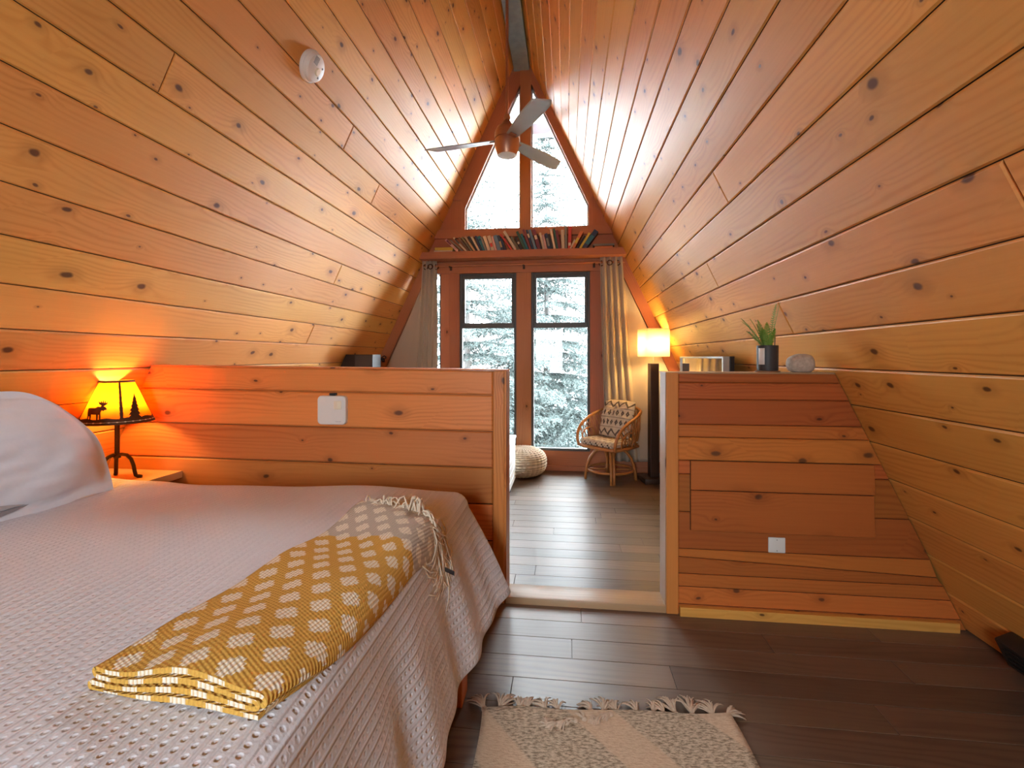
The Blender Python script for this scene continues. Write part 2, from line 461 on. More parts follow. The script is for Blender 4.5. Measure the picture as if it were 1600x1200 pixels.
def throw_mat():
    m, t, b = nt('woven_mustard_throw')
    b.inputs['Roughness'].default_value = .92; b.inputs['Specular IOR Level'].default_value = .1
    uv = N(t, 'ShaderNodeUVMap', uv_map='grain').outputs[0]
    sx = N(t, 'ShaderNodeSeparateXYZ'); lk(t, uv, sx.inputs[0])
    wv, l = sx.outputs[0], sx.outputs[1]
    rl = math_n(t, 'DIVIDE', l, .050)
    row = math_n(t, 'FLOOR', rl)
    odd = math_n(t, 'MULTIPLY', math_n(t, 'MODULO', math_n(t, 'ADD', row, 40), 2), .5)
    cw = math_n(t, 'FRACT', math_n(t, 'ADD', math_n(t, 'DIVIDE', wv, .070), odd))
    x = math_n(t, 'ABSOLUTE', math_n(t, 'SUBTRACT', cw, .5)); y = math_n(t, 'ABSOLUTE', math_n(t, 'SUBTRACT', math_n(t, 'FRACT', rl), .5))
    tc = N(t, 'ShaderNodeTexCoord')
    fz = noise_n(t, tc.outputs['Object'], 260, 2)
    # stepped diamond of short white stitches
    xs = math_n(t, 'MULTIPLY', math_n(t, 'FLOOR', math_n(t, 'MULTIPLY', x, 9)), 1/9)
    edge = math_n(t, 'SUBTRACT', .43, math_n(t, 'MULTIPLY', xs, 1.45))
    spot = math_n(t, 'GREATER_THAN', math_n(t, 'ADD', edge, math_n(t, 'MULTIPLY_ADD', fz, .06, -.03)), y)
    spot = math_n(t, 'MULTIPLY', spot, math_n(t, 'LESS_THAN', x, .31))
    st = math_n(t, 'MULTIPLY_ADD', math_n(t, 'SINE', math_n(t, 'MULTIPLY', wv, 2*PI/.0085)), .5, .5)
    stl = math_n(t, 'MULTIPLY_ADD', math_n(t, 'SINE', math_n(t, 'MULTIPLY', math_n(t, 'ADD', l, math_n(t, 'MULTIPLY', wv, .4)), 2*PI/.0075)), .5, .5)
    far = math_n(t, 'GREATER_THAN', math_n(t, 'ADD', l, math_n(t, 'MULTIPLY', math_n(t, 'FLOOR', math_n(t, 'MULTIPLY', wv, 28)), 0)), .575)
    base = mixc(t, far, (.64, .36, .075), (.52, .45, .37))
    base = mixc(t, math_n(t, 'MULTIPLY', st, .22), base, mixc(t, far, (.46, .25, .06), (.42, .35, .28)))
    white = mixc(t, math_n(t, 'MULTIPLY', sstep(t, st, .55, .95), .6), (.82, .74, .60), base)
    col = mixc(t, spot, base, white)
    lk(t, col, b.inputs['Base Color'])
    bump(t, b, math_n(t, 'ADD', math_n(t, 'ADD', st, math_n(t, 'MULTIPLY', stl, .7)), math_n(t, 'MULTIPLY', spot, .6)), .6, .003)
    return m
THROW = throw_mat()

def rug_mat():
    m, t, b = nt('woven_rug')
    b.inputs['Roughness'].default_value = .95; b.inputs['Specular IOR Level'].default_value = .05
    tc = N(t, 'ShaderNodeTexCoord')
    p = tc.outputs['Object']
    sx = N(t, 'ShaderNodeSeparateXYZ'); lk(t, p, sx.inputs[0])
    fl = noise_n(t, vmul(t, p, (60, 160, 1)), 1, 3, .7)
    g = math_n(t, 'ADD', math_n(t, 'MULTIPLY', sx.outputs[0], 1), math_n(t, 'MULTIPLY', sx.outputs[1], .75))
    tri = math_n(t, 'ABSOLUTE', math_n(t, 'SUBTRACT', math_n(t, 'FRACT', math_n(t, 'DIVIDE', g, .42)), .5))
    band = sstep(t, tri, .30, .33)
    c = mixc(t, sstep(t, fl, .35, .62), (.22, .17, .12), (.56, .45, .33))
    c = mixc(t, math_n(t, 'MULTIPLY', band, .7), c, (.58, .42, .29))
    lk(t, c, b.inputs['Base Color'])
    bump(t, b, fl, .8, .006)
    return m
RUG = rug_mat()

def aztec_mat(name, seat=False):
    m, t, b = nt(name)
    b.inputs['Roughness'].default_value = .9; b.inputs['Specular IOR Level'].default_value = .1
    uv = N(t, 'ShaderNodeUVMap', uv_map='grain').outputs[0]
    sx = N(t, 'ShaderNodeSeparateXYZ'); lk(t, uv, sx.inputs[0])
    x, y = sx.outputs[0], sx.outputs[1]
    cream, ink = (.60, .52, .42), (.075, .06, .055)
    if seat:
        a = math_n(t, 'FRACT', math_n(t, 'DIVIDE', x, .075)); c = math_n(t, 'FRACT', math_n(t, 'DIVIDE', y, .085))
        s1 = math_n(t, 'LESS_THAN', a, .26)
        s2 = math_n(t, 'LESS_THAN', math_n(t, 'ABSOLUTE', math_n(t, 'SUBTRACT', c, .5)), .34)
        f = math_n(t, 'MULTIPLY', s1, s2)
        thin = math_n(t, 'LESS_THAN', math_n(t, 'ABSOLUTE', math_n(t, 'SUBTRACT', a, .62)), .05)
        f = math_n(t, 'MAXIMUM', f, math_n(t, 'MULTIPLY', thin, .5))
    else:
        # horizontal bands: zigzag, crosses, diamonds, zigzag
        yb = math_n(t, 'DIVIDE', y, .40)
        zig = math_n(t, 'ABSOLUTE', math_n(t, 'SUBTRACT', math_n(t, 'FRACT', math_n(t, 'DIVIDE', x, .10)), .5))
        fb = math_n(t, 'FRACT', math_n(t, 'MULTIPLY', yb, 4))
        zd = math_n(t, 'LESS_THAN', math_n(t, 'ABSOLUTE', math_n(t, 'SUBTRACT', fb, math_n(t, 'MULTIPLY_ADD', zig, 1.1, .2))), .13)
        k = math_n(t, 'FLOOR', math_n(t, 'MULTIPLY', yb, 4))
        isz = math_n(t, 'MAXIMUM', math_n(t, 'LESS_THAN', k, .5), math_n(t, 'GREATER_THAN', k, 2.5))
        xa = math_n(t, 'ABSOLUTE', math_n(t, 'SUBTRACT', math_n(t, 'FRACT', math_n(t, 'DIVIDE', x, .055)), .5))
        ya = math_n(t, 'ABSOLUTE', math_n(t, 'SUBTRACT', fb, .5))
        dia = math_n(t, 'LESS_THAN', math_n(t, 'ABSOLUTE', math_n(t, 'SUBTRACT', math_n(t, 'ADD', xa, ya), .20)), .14)
        f = math_n(t, 'MAXIMUM', math_n(t, 'MULTIPLY', zd, isz), math_n(t, 'MULTIPLY', dia, math_n(t, 'SUBTRACT', 1, isz)))
        line = math_n(t, 'GREATER_THAN', ya, .455)
        f = math_n(t, 'MAXIMUM', f, math_n(t, 'MULTIPLY', line, .55))
    lk(t, mixc(t, math_n(t, 'MULTIPLY', f, .9), cream, ink), b.inputs['Base Color'])
    tc = N(t, 'ShaderNodeTexCoord')
    bump(t, b, noise_n(t, tc.outputs['Object'], 160, 2), .4, .004)
    return m
AZTEC = aztec_mat('patterned_cushion_weave')
SEATW = aztec_mat('patterned_seat_weave', True)

# ------------------------------------------------------------------ structure: the two roof slopes
def slope(name, side, rows0, w, joints):
    N_ = NL if side < 0 else NR; U_ = UL if side < 0 else UR
    foot = Vector((-XL if side < 0 else XR, 0, 0))
    smax = RZ*SLN
    mb = MB()
    s = rows0
    while s > 0: s -= w
    k = 0
    rr = random.Random(31 if side < 0 else 77)
    while s < smax:
        a, b = max(s, 0)+.0016, min(s+w, smax-.02)-.0016
        if b-a > .01:
            cuts = [YB]
            for (js, jy) in joints:
                if abs(js-(s+w/2)) < w/2: cuts.append(jy)
            cuts.append(YE+.02)
            for y0, y1 in zip(cuts[:-1], cuts[1:]):
                mb.rnd(rr)
                p = lambda y, q: foot+U_*q+Vector((0, y, 0))
                g = .0008
                if side > 0: q = [p(y1-g, a), p(y0+g, a), p(y0+g, b), p(y1-g, b)]
                else: q = [p(y0+g, a), p(y1-g, a), p(y1-g, b), p(y0+g, b)]
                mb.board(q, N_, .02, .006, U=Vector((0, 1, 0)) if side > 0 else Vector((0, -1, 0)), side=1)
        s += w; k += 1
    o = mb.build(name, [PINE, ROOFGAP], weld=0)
    setp(o, kind='structure')
    # sheathing behind the boards
    b2 = MB()
    q0 = foot-N_*.018-U_*.3; q1 = foot+U_*(smax+.0)-N_*.018
    pts = [q0, q1, q1-N_*.14, q0-N_*.14]
    ya, yb = YB-.1, YE+.14
    A = [p+Vector((0, ya, 0)) for p in pts]; B = [p+Vector((0, yb, 0)) for p in pts]
    for i in range(4):
        j = (i+1) % 4
        b2.add([A[i], A[j], B[j], B[i]])
    b2.add(A[::-1]); b2.add(B)
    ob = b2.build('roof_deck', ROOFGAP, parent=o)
    return o
slope('wall_left', -1, 1.234, .1765, [(2.55, 1.716), (2.90, 2.98), (2.73, 3.60), (2.03, 3.58), (1.50, 3.57), (.8, 1.1), (3.2, .4)])
slope('wall_right', 1, .706, .1775, [(2.21, 2.40), (1.86, 3.04), (1.51, 2.41), (1.68, 1.14), (2.9, .8), (.62, 3.3)])

# roof overhang outside the window wall, with its tie beam
def overhang():
    for sd in (-1, 1):
        N_ = NL if sd < 0 else NR; U_ = UL if sd < 0 else UR
        foot = Vector((-XL if sd < 0 else XR, 0, 0)); smax = RZ*SLN
        mb = MB()
        pts = [foot-U_*.6-N_*.002, foot+U_*smax-N_*.002, foot+U_*(smax+.02)-N_*.16, foot-U_*.6-N_*.16]
        A = [p+Vector((0, YE+.145, 0)) for p in pts]; B = [p+Vector((0, YE+.62, 0)) for p in pts]
        for i in range(4):
            j = (i+1) % 4; mb.add([A[i], A[j], B[j], B[i]])
        mb.add(A[::-1]); mb.add(B)
        setp(mb.build('roof_overhang', SOFFIT), kind='structure')
    mb = MB(); z0, z1 = 3.86, 3.99
    mb.prism([(xl(z0)+.0, z0), (xr(z0)-.0, z0), (xr(z1), z1), (xl(z1), z1)], YE+.42, YE+.52)
    setp(mb.build('roof_tie_beam', SOFFIT), kind='structure')
overhang()

# ridge beam
mb = MB(); mb.box(RX-.085, RX+.085, YB, YE+.13, RZ-.245, RZ-.145, 'y')
setp(mb.build('ridge_beam', BEAM_SHEEN), kind='structure')

# ------------------------------------------------------------------ floor (bedroom level and the lower level past the half walls) and the sill
def floor():
    mb = MB(); rr = random.Random(5)
    def rows(y0, y1, z, phase):
        y = y0-phase
        while y < y1:
            a, b = max(y, y0)+.0007, min(y+.1275, y1)-.0007
            if b-a > .004:
                x = -2.7-rr.random()*1.2
                while x < 1.9:
                    L = 1.22
                    x0, x1 = max(x, -2.72)+.0007, min(x+L, 1.75)-.0007
                    if x1-x0 > .01:
                        mb.rnd(rr)
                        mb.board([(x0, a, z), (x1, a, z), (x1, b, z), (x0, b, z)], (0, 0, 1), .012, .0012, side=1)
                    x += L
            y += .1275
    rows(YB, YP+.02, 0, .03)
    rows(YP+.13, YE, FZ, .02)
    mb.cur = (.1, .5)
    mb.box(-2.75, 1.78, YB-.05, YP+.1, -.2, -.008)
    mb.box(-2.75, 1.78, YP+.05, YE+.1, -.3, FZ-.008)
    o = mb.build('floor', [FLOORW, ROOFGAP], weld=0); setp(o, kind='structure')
floor()
mb = MB(); mb.rnd()
mb.box(-.30, .50, YP+.0, YP+.135, -.10, .032, 'x', .006)
setp(mb.build('trim_1', SILLW, smooth=.6), kind='structure')

# wall behind the viewer, with an unseen window added to light the near room
def rear():
    mb = MB()
    y0, y1 = YB-.12, YB
    wx0, wx1, wz0, wz1 = -.80, -.10, .78, 1.88
    zt = RZ
    for z in [i*.18 for i in range(26)]:
        z2 = min(z+.1785, RZ-.03)
        if z2 <= z: continue
        segs = []
        if z2 > wz0 and z < wz1: segs = [(xl(z), wx0, xl(z2), wx0), (wx1, xr(z), wx1, xr(z2))]
        else: segs = [(xl(z), xr(z), xl(z2), xr(z2))]
        for a, b, c, d in segs:
            mb.rnd()
            mb.board([(b, y1, z), (a, y1, z), (c, y1, z2), (d, y1, z2)], (0, 1, 0), .12, .004, back=True)
    o = mb.build('wall_rear', PINE, weld=0); setp(o, kind='structure')
    f = MB()
    for (a, b, c, d) in ((wx0-.06, wx1+.06, wz0-.08, wz0), (wx0-.06, wx1+.06, wz1, wz1+.08)): f.box(a, b, YB-.02, YB+.02, c, d, 'x')
    for (a, b) in ((wx0-.08, wx0), (wx1, wx1+.08)): f.box(a, b, YB-.02, YB+.02, wz0, wz1, 'z')
    fo = empty('fill_window_rear', (0, 0, 0)); setp(fo, kind='structure')
    f.build('window_frame', FIR, fo)
    g = MB(); g.box(wx0, wx1, YB-.075, YB-.07, wz0, wz1); g.build('glass_pane', GLASS, fo)
rear()

# ------------------------------------------------------------------ window wall
WL = (-1.208, -.557); WR = (-.391, .259)       # lower windows, x
WZ = (.126, 2.117); SASH = (1.498, 1.556)
GZ0, GZS, GX0, GX1 = 2.61, 2.85, -1.142, .245  # gable windows
MUL = (-.513, -.391); GA = 4.22
def window_wall():
    D = YE+.12
    mb = MB()
    # infill boards at both sides and around
    def pr(poly, y0=YE, ax='x'):
        mb.rnd(); mb.prism(poly, y0, D, ax)
    zb = FZ-.1
    # lower left fill: beyond the narrow pane
    pr([(xl(zb), zb), (-1.62, zb), (-1.62, 2.117), (xl(2.117), 2.117)], ax='z')
    pr([(.46, zb), (xr(zb), zb), (xr(2.117), 2.117), (.46, 2.117)], ax='z')
    o = mb.build('wall_far', DRYWALL, weld=0); setp(o, kind='structure')
    mb = MB()
    # bottom rail, stepped baseboard
    pr([(-1.62, zb), (.46, zb), (.46, WZ[0]), (-1.62, WZ[0])])
    # posts
    pr([(-1.425, WZ[0]), (-1.328, WZ[0]), (-1.328, 2.117), (-1.425, 2.117)], YE-.004, 'z')
    pr([(-1.326, WZ[0]), (WL[0], WZ[0]), (WL[0], 2.117), (-1.326, 2.117)], YE, 'z')
    pr([(WL[1], WZ[0]), (WR[0], WZ[0]), (WR[0], 2.117), (WL[1], 2.117)], YE-.01, 'z')
    pr([(WR[1], WZ[0]), (.46, WZ[0]), (.46, 2.117), (WR[1], 2.117)], YE-.004, 'z')
    # header and the band behind the books
    pr([(xl(2.117), 2.117), (xr(2.117), 2.117), (xr(2.235), 2.235), (xl(2.235), 2.235)], YE-.03)
    pr([(xl(2.235), 2.235), (xr(2.235), 2.235), (xr(2.42), 2.42), (xl(2.42), 2.42)], YE-.01)
    pr([(xl(2.42), 2.42), (xr(2.42), 2.42), (xr(2.515), 2.515), (xl(2.515), 2.515)], YE-.004)
    pr([(xl(2.515), 2.515), (xr(2.515), 2.515), (xr(GZ0), GZ0), (xl(GZ0), GZ0)], YE-.045)
    # gable: side posts, mullion, rafters
    pr([(xl(GZ0), GZ0), (GX0-.045, GZ0), (GX0-.045, GZS+.1), (xl(GZS+.1), GZS+.1)], YE, 'z')
    pr([(GX1+.045, GZ0), (xr(GZ0), GZ0), (xr(GZS+.1), GZS+.1), (GX1+.045, GZS+.1)], YE, 'z')
    pr([(GX0-.045, GZ0), (GX0, GZ0), (GX0, GZS), (GX0-.045, GZS+.1)], YE-.012, 'z')
    pr([(GX1, GZ0), (GX1+.045, GZ0), (GX1+.045, GZS+.1), (GX1, GZS)], YE-.012, 'z')
    pr([(MUL[0], GZ0), (MUL[1], GZ0), (MUL[1], GA+.15), (MUL[0], GA+.15)], YE-.03, 'z')
    pr([(GX0, GZS), (MUL[0], GA), (MUL[0], GA+.13), (xl(GA+.13), GA+.13), (xl(GZS+.1), GZS+.1), (GX0-.045, GZS+.1)], YE-.02, (MUL[0]-GX0, GA-GZS))
    pr([(GX1, GZS), (GX1+.045, GZS+.1), (xr(GZS+.1), GZS+.1), (xr(GA+.13), GA+.13), (MUL[1], GA+.13), (MUL[1], GA)], YE-.02, (MUL[1]-GX1, GA-GZS))
    pr([(xl(GA+.13), GA+.13), (xr(GA+.13), GA+.13), (xr(4.5), 4.5), (xl(4.5), 4.5)], YE-.02, 'z')
    o2 = mb.build('trim_2', FIR, weld=0); setp(o2, kind='structure')
    # sloping trim boards in the lower corners, beside the curtains
    mb = MB()
    for f, s in ((xl, 1), (xr, -1)):
        mb.rnd()
        p = [(f(zb), zb), (f(zb)+s*.13, zb), (f(2.26)+s*.11, 2.26), (f(2.26), 2.26)]
        if s < 0: p = p[::-1]
        mb.prism(p, YE-.05, YE+.0, (s/T, 1))
    setp(mb.build('trim_3', FIR, weld=0), kind='structure')
    mb = MB(); mb.rnd()
    mb.box(-2.45, 1.50, YE-.03, YE, FZ, FZ+.055, 'x', .004)
    mb.rnd(); mb.box(.5, 1.45, YE-.05, YE, FZ+.055, FZ+.15, 'x', .01)
    setp(mb.build('baseboard_far', FIR, weld=0), kind='structure')
window_wall()

def lower_window(name, x0, x1):
    w_ = empty(name); setp(w_, kind='structure')
    f = MB(); y0, y1 = YE+.012, YE+.07; t = .028
    z0, z1 = WZ
    f.box(x0, x0+t, y0, y1, z0, z1, 'z', .003); f.box(x1-t, x1, y0, y1, z0, z1, 'z', .003)
    f.box(x0+t, x1-t, y0, y1, z1-t, z1, 'x', .003); f.box(x0+t, x1-t, y0, y1, z0, z0+t, 'x', .003)
    f.build('window_frame', ALU, w_)
    b = MB(); b.box(x0+t, x1-t, y0-.004, y1, SASH[0], SASH[1], 'x', .004)
    s = .03
    for a, c in ((x0+t, x0+t+s), (x1-t-s, x1-t)): b.box(a, c, y0+.006, y1-.004, SASH[1], z1-t, 'z', .003)
    b.box(x0+t+s, x1-t-s, y0+.006, y1-.004, z1-t-s, z1-t, 'x', .003)
    b.build('awning_sash', ALU, w_)
    g = MB(); g.box(x0+t, x1-t, YE+.04, YE+.046, z0+t, SASH[0]); g.box(x0+t+s, x1-t-s, YE+.04, YE+.046, SASH[1], z1-t-s)
    g.build('glass_pane', GLASS, w_)
    # wire stay loop standing out from the hinge side
    h = MB(); xx = x0+.03
    h.tube([(xx, YE-.012, 1.70), (xx, YE-.012, 1.945), (xx+.13, YE-.09, 1.925), (xx+.13, YE-.09, 1.705)], .0045, 6, closed=True)
    h.build('stay_loop', BLACKM, w_)
lower_window('window_1', *WL)
lower_window('window_2', *WR)
w3 = empty('window_3'); setp(w3, kind='structure')
f = MB(); f.box(-1.62, -1.595, YE+.02, YE+.07, WZ[0], WZ[1], 'z'); f.box(-1.445, -1.425, YE+.02, YE+.07, WZ[0], WZ[1], 'z')
f.build('window_frame', ALU, w3)
f = MB(); f.box(-1.595, -1.445, YE+.04, YE+.046, WZ[0], WZ[1]); f.build('glass_pane', GLASS, w3)
def gable(name, sgn):
    w_ = empty(name); setp(w_, kind='structure')
    if sgn < 0: P = [(GX0, GZ0), (MUL[0], GZ0), (MUL[0], GA), (GX0, GZS)]
    else: P = [(MUL[1], GZ0), (GX1, GZ0), (GX1, GZS), (MUL[1], GA)]
    g = MB(); g.prism(P, YE+.05, YE+.056); g.build('glass_pane', GLASS, w_)
    f = MB(); n = len(P); c = Vector((sum(p[0] for p in P)/n, sum(p[1] for p in P)/n))
    for i in range(n):
        a, b = Vector(P[i]), Vector(P[(i+1) % n])
        d = (b-a).normalized(); nn = Vector((-d.y, d.x))*.016
        f.prism([tuple(a), tuple(b), tuple(b+nn), tuple(a+nn)], YE+.03, YE+.05)
    f.build('glazing_bead', WHITEW, w_)
gable('window_4', -1); gable('window_5', 1)

# ------------------------------------------------------------------ half walls
def half_left():
    o = empty('wall_half_left'); setp(o, kind='structure')
    mb = MB(); rr = random.Random(3)
    seams = [0, .12, .292, .466, .640, .814, .987, 1.104]
    tl = lambda x, z: z - .012*(x+.3)*(z/1.1)
    for a, b in zip(seams[:-1], seams[1:]):
        mb.rnd(rr)
        x1 = -.349
        za, zb = tl(-2.3, a)+.002, tl(-2.3, b)-.002
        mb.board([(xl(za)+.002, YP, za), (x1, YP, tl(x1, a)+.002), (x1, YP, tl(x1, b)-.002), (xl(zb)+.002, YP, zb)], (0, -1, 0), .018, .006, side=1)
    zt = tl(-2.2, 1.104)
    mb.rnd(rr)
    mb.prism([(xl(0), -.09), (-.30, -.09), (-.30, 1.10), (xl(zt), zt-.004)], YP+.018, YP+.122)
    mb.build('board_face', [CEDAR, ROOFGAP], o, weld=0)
    p = MB(); p.rnd(rr)
    p.box(-.347, -.292, YP-.006, YP+.02, 0, 1.104, 'z', .004)
    p.rnd(rr); p.box(-.30, -.283, YP+.0, YP+.125, FZ, 1.108, 'z', .003)
    p.build('end_post', CEDAR, o, weld=0)
    c = MB(); c.rnd(rr)
    c.prism([(xl(zt)+.004, zt-.004), (-.284, 1.105), (-.284, 1.111), (xl(zt)+.006, zt+.003)], YP-.004, YP+.13)
    c.build('top_cap', CEDAR, o, weld=0)
half_left()

PZ = 1.098
def half_right():
    o = empty('wall_half_right'); setp(o, kind='structure')
    mb = MB(); rr = random.Random(11)
    seams = [0, .045, .125, .184, .240, .297, .466, .637, .70, .806, .864, .978, 1.054, PZ]
    for a, b in zip(seams[:-1], seams[1:]):
        mb.rnd(rr)
        k = .02 if abs(a-.240) < .001 else 0; k2 = .02 if abs(b-.240) < .001 else 0
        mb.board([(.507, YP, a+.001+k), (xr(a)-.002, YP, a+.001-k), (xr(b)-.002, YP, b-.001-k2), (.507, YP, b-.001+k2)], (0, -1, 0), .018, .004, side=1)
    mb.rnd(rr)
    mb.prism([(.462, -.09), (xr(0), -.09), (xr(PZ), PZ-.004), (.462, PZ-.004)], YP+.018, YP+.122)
    mb.build('board_face', [CEDAR_SHADED, ROOFGAP], o, weld=0)
    p = MB(); p.rnd(rr); p.box(.453, .506, YP-.008, YP+.02, 0, PZ+.001, 'z', .004)
    p.build('end_post', CEDAR, o, weld=0)
    p = MB(); p.rnd(rr); p.box(.449, .462, YP-.002, YP+.125, .0, PZ+.001, 'z', .002)
    p.build('jamb_board', SILLW, o, weld=0)
    c = MB(); c.rnd(rr); c.prism([(.45, PZ-.003), (xr(PZ)-.006, PZ-.003), (xr(PZ)-.008, PZ+.003), (.45, PZ+.003)], YP-.006, YP+.15)
    c.build('top_cap', SILLW, o, weld=0)
half_right()
mb = MB(); mb.rnd(); mb.box(.51, 1.655, YP-.024, YP, .0, .042, 'x', .002)
setp(mb.build('baseboard_right', PINE, weld=0), kind='structure')

# access hatch, wall plates
hatch = empty('access_hatch', (.945, YP, .545), label='flush wooden access hatch of two wide boards set in the right half wall', cat='hatch')
for z0, z1, nm in ((-.158, .023, 'hatch_board'), (.026, .157, 'hatch_board')):
    b = MB(); b.cur = (.42, .5) if z0 > 0 else (.30, .4)
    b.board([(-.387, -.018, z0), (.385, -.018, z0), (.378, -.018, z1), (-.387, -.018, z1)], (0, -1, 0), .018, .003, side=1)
    b.build(nm, [CEDAR_SHADED, ROOFGAP], hatch, weld=0)
pl = empty('wall_plate', (.929, YP, .334), label='blank white square plate low on right half wall under the hatch', cat='wall plate')
b = MB(); b.box(-.036, .036, -.007, 0, -.034, .034, 'x', .003); b.build('plate', WHITEP, pl, smooth=.6)
for q in (-1, 1):
    b = MB(); b.lathe([(.0025, 0), (.0025, .001), (0, .001)], (0, -.007, q*.024), 8, Matrix.Rotation(PI/2, 3, 'X')); b.build('screw', GREYP, pl)

tp = empty('wall_control_unit', (-1.146, YP, .909), label='white rounded control unit with a pale button on the left half wall', cat='control unit')
def rrect(w_, h, r, n=6):
    pts = []
    for cx, cz, a0 in ((w_/2-r, h/2-r, 0), (-w_/2+r, h/2-r, 90), (-w_/2+r, -h/2+r, 180), (w_/2-r, -h/2+r, 270)):
        for i in range(n+1):
            a = math.radians(a0+90*i/n); pts.append((cx+r*math.cos(a), cz+r*math.sin(a)))
    return pts
b = MB()
for (s0, y0), (s1, y1) in zip([(1, 0), (1, -.020), (.985, -.024), (.95, -.026)], [(1, -.020), (.985, -.024), (.95, -.026), (.94, -.026)]):
    A = rrect(.147*s0, .142*s0, .02*s0); B = rrect(.147*s1, .142*s1, .02*s1)
    for i in range(len(A)):
        j = (i+1) % len(A)
        b.add([(A[i][0], y0, A[i][1]), (B[i][0], y1, B[i][1]), (B[j][0], y1, B[j][1]), (A[j][0], y0, A[j][1])])
b.add([(p[0], -.026, p[1]) for p in rrect(.147*.94, .142*.94, .02*.94)])
b.build('case', WHITEP, tp, smooth=.7)
b = MB(); b.box(.014, .052, -.0295, -.025, .004, .046, 'x', .002); b.build('button', CREAMP, tp, smooth=.6)
b = MB(); b.box(.022, .050, -.0268, -.0255, -.056, -.0545, 'x'); b.build('maker_mark', GREYP, tp)
b = MB(); b.box(-.018, .018, -.014, 0, .072, .084, 'x', .003); b.build('cable_clip', BLACKP, tp)

# ------------------------------------------------------------------ shelf and books
sh = MB(); sh.rnd(); sh.prism([(xl(2.25)+.004, 2.25), (xr(2.25)-.004, 2.25), (xr(2.325)-.004, 2.325), (xl(2.325)+.004, 2.325)], 5.03, YE-.03)
setp(sh.build('book_shelf', FIR, weld=0), 'long wooden shelf under the gable windows carrying a row of books', 'shelf')

def book_mat(col):
    key = 'cloth_%02x%02x%02x' % tuple(int(c*255) for c in col)
    m = bpy.data.materials.get(key)
    return m or plain(key, col, .6, nscale=40, namp=.15)
PAGES = plain('book_pages', (.62, .53, .38), .9, nscale=200, namp=.12)
def make_book(name, cx, h, th, lean, dep, col, label, y0, z, flat=False, band=None):
    """cx: where the lower edge stands, lean: degrees from upright, + to the right"""
    o = empty(name, (cx, y0, z), label=label, cat='book', group='books along the gable shelf')
    M = Matrix.Identity(4) if flat else Matrix.Rotation(math.radians(lean), 4, 'Y')
    if flat:
        L, t_ = h, th
        c = MB(); c.box(0, L, 0, .004, 0, t_, 'x', .001)
        c.box(0, L, 0, dep, 0, .003, 'x'); c.box(0, L, 0, dep, t_-.003, t_, 'x')
        p = MB(); p.box(.004, L-.004, .004, dep-.004, .003, t_-.003)
    else:
        sx = 0.0 if lean < 0 else -th       # pivot on the lower corner the book leans over
        th *= .9
        sx = 0.0 if lean < 0 else -th
        c = MB(); c.box(sx, sx+th, 0, .004, 0, h, 'z', .0012)
        c.box(sx, sx+.003, .004, dep, 0, h, 'z'); c.box(sx+th-.003, sx+th, .004, dep, 0, h, 'z')
        p = MB(); p.box(sx+.003, sx+th-.003, .004, dep-.004, .004, h-.004)
        if band:
            k = MB(); k.box(sx+th*.12, sx+th*.88, -.0008, .001, h*band[1], h*band[2], 'z'); k.xform(M)
    c.xform(M); p.xform(M)
    c.build('cover', book_mat(col), o); p.build('page_block', PAGES, o)
    if band and not flat: k.build('spine_label', book_mat(band[0]), o)
    return o
CR, TAN, BRN, DK, NAVY, TEAL, GRN, MAR, RED, ORG, PNK, BLU, GRY, BEI, YEL, OLV = (.62,.52,.38), (.45,.31,.17), (.14,.075,.045), (.03,.026,.026), (.03,.05,.10), (.03,.17,.21), (.045,.12,.085), (.20,.045,.06), (.55,.055,.045), (.60,.20,.07), (.62,.36,.33), (.14,.24,.34), (.22,.21,.18), (.56,.47,.34), (.60,.45,.06), (.16,.14,.08)
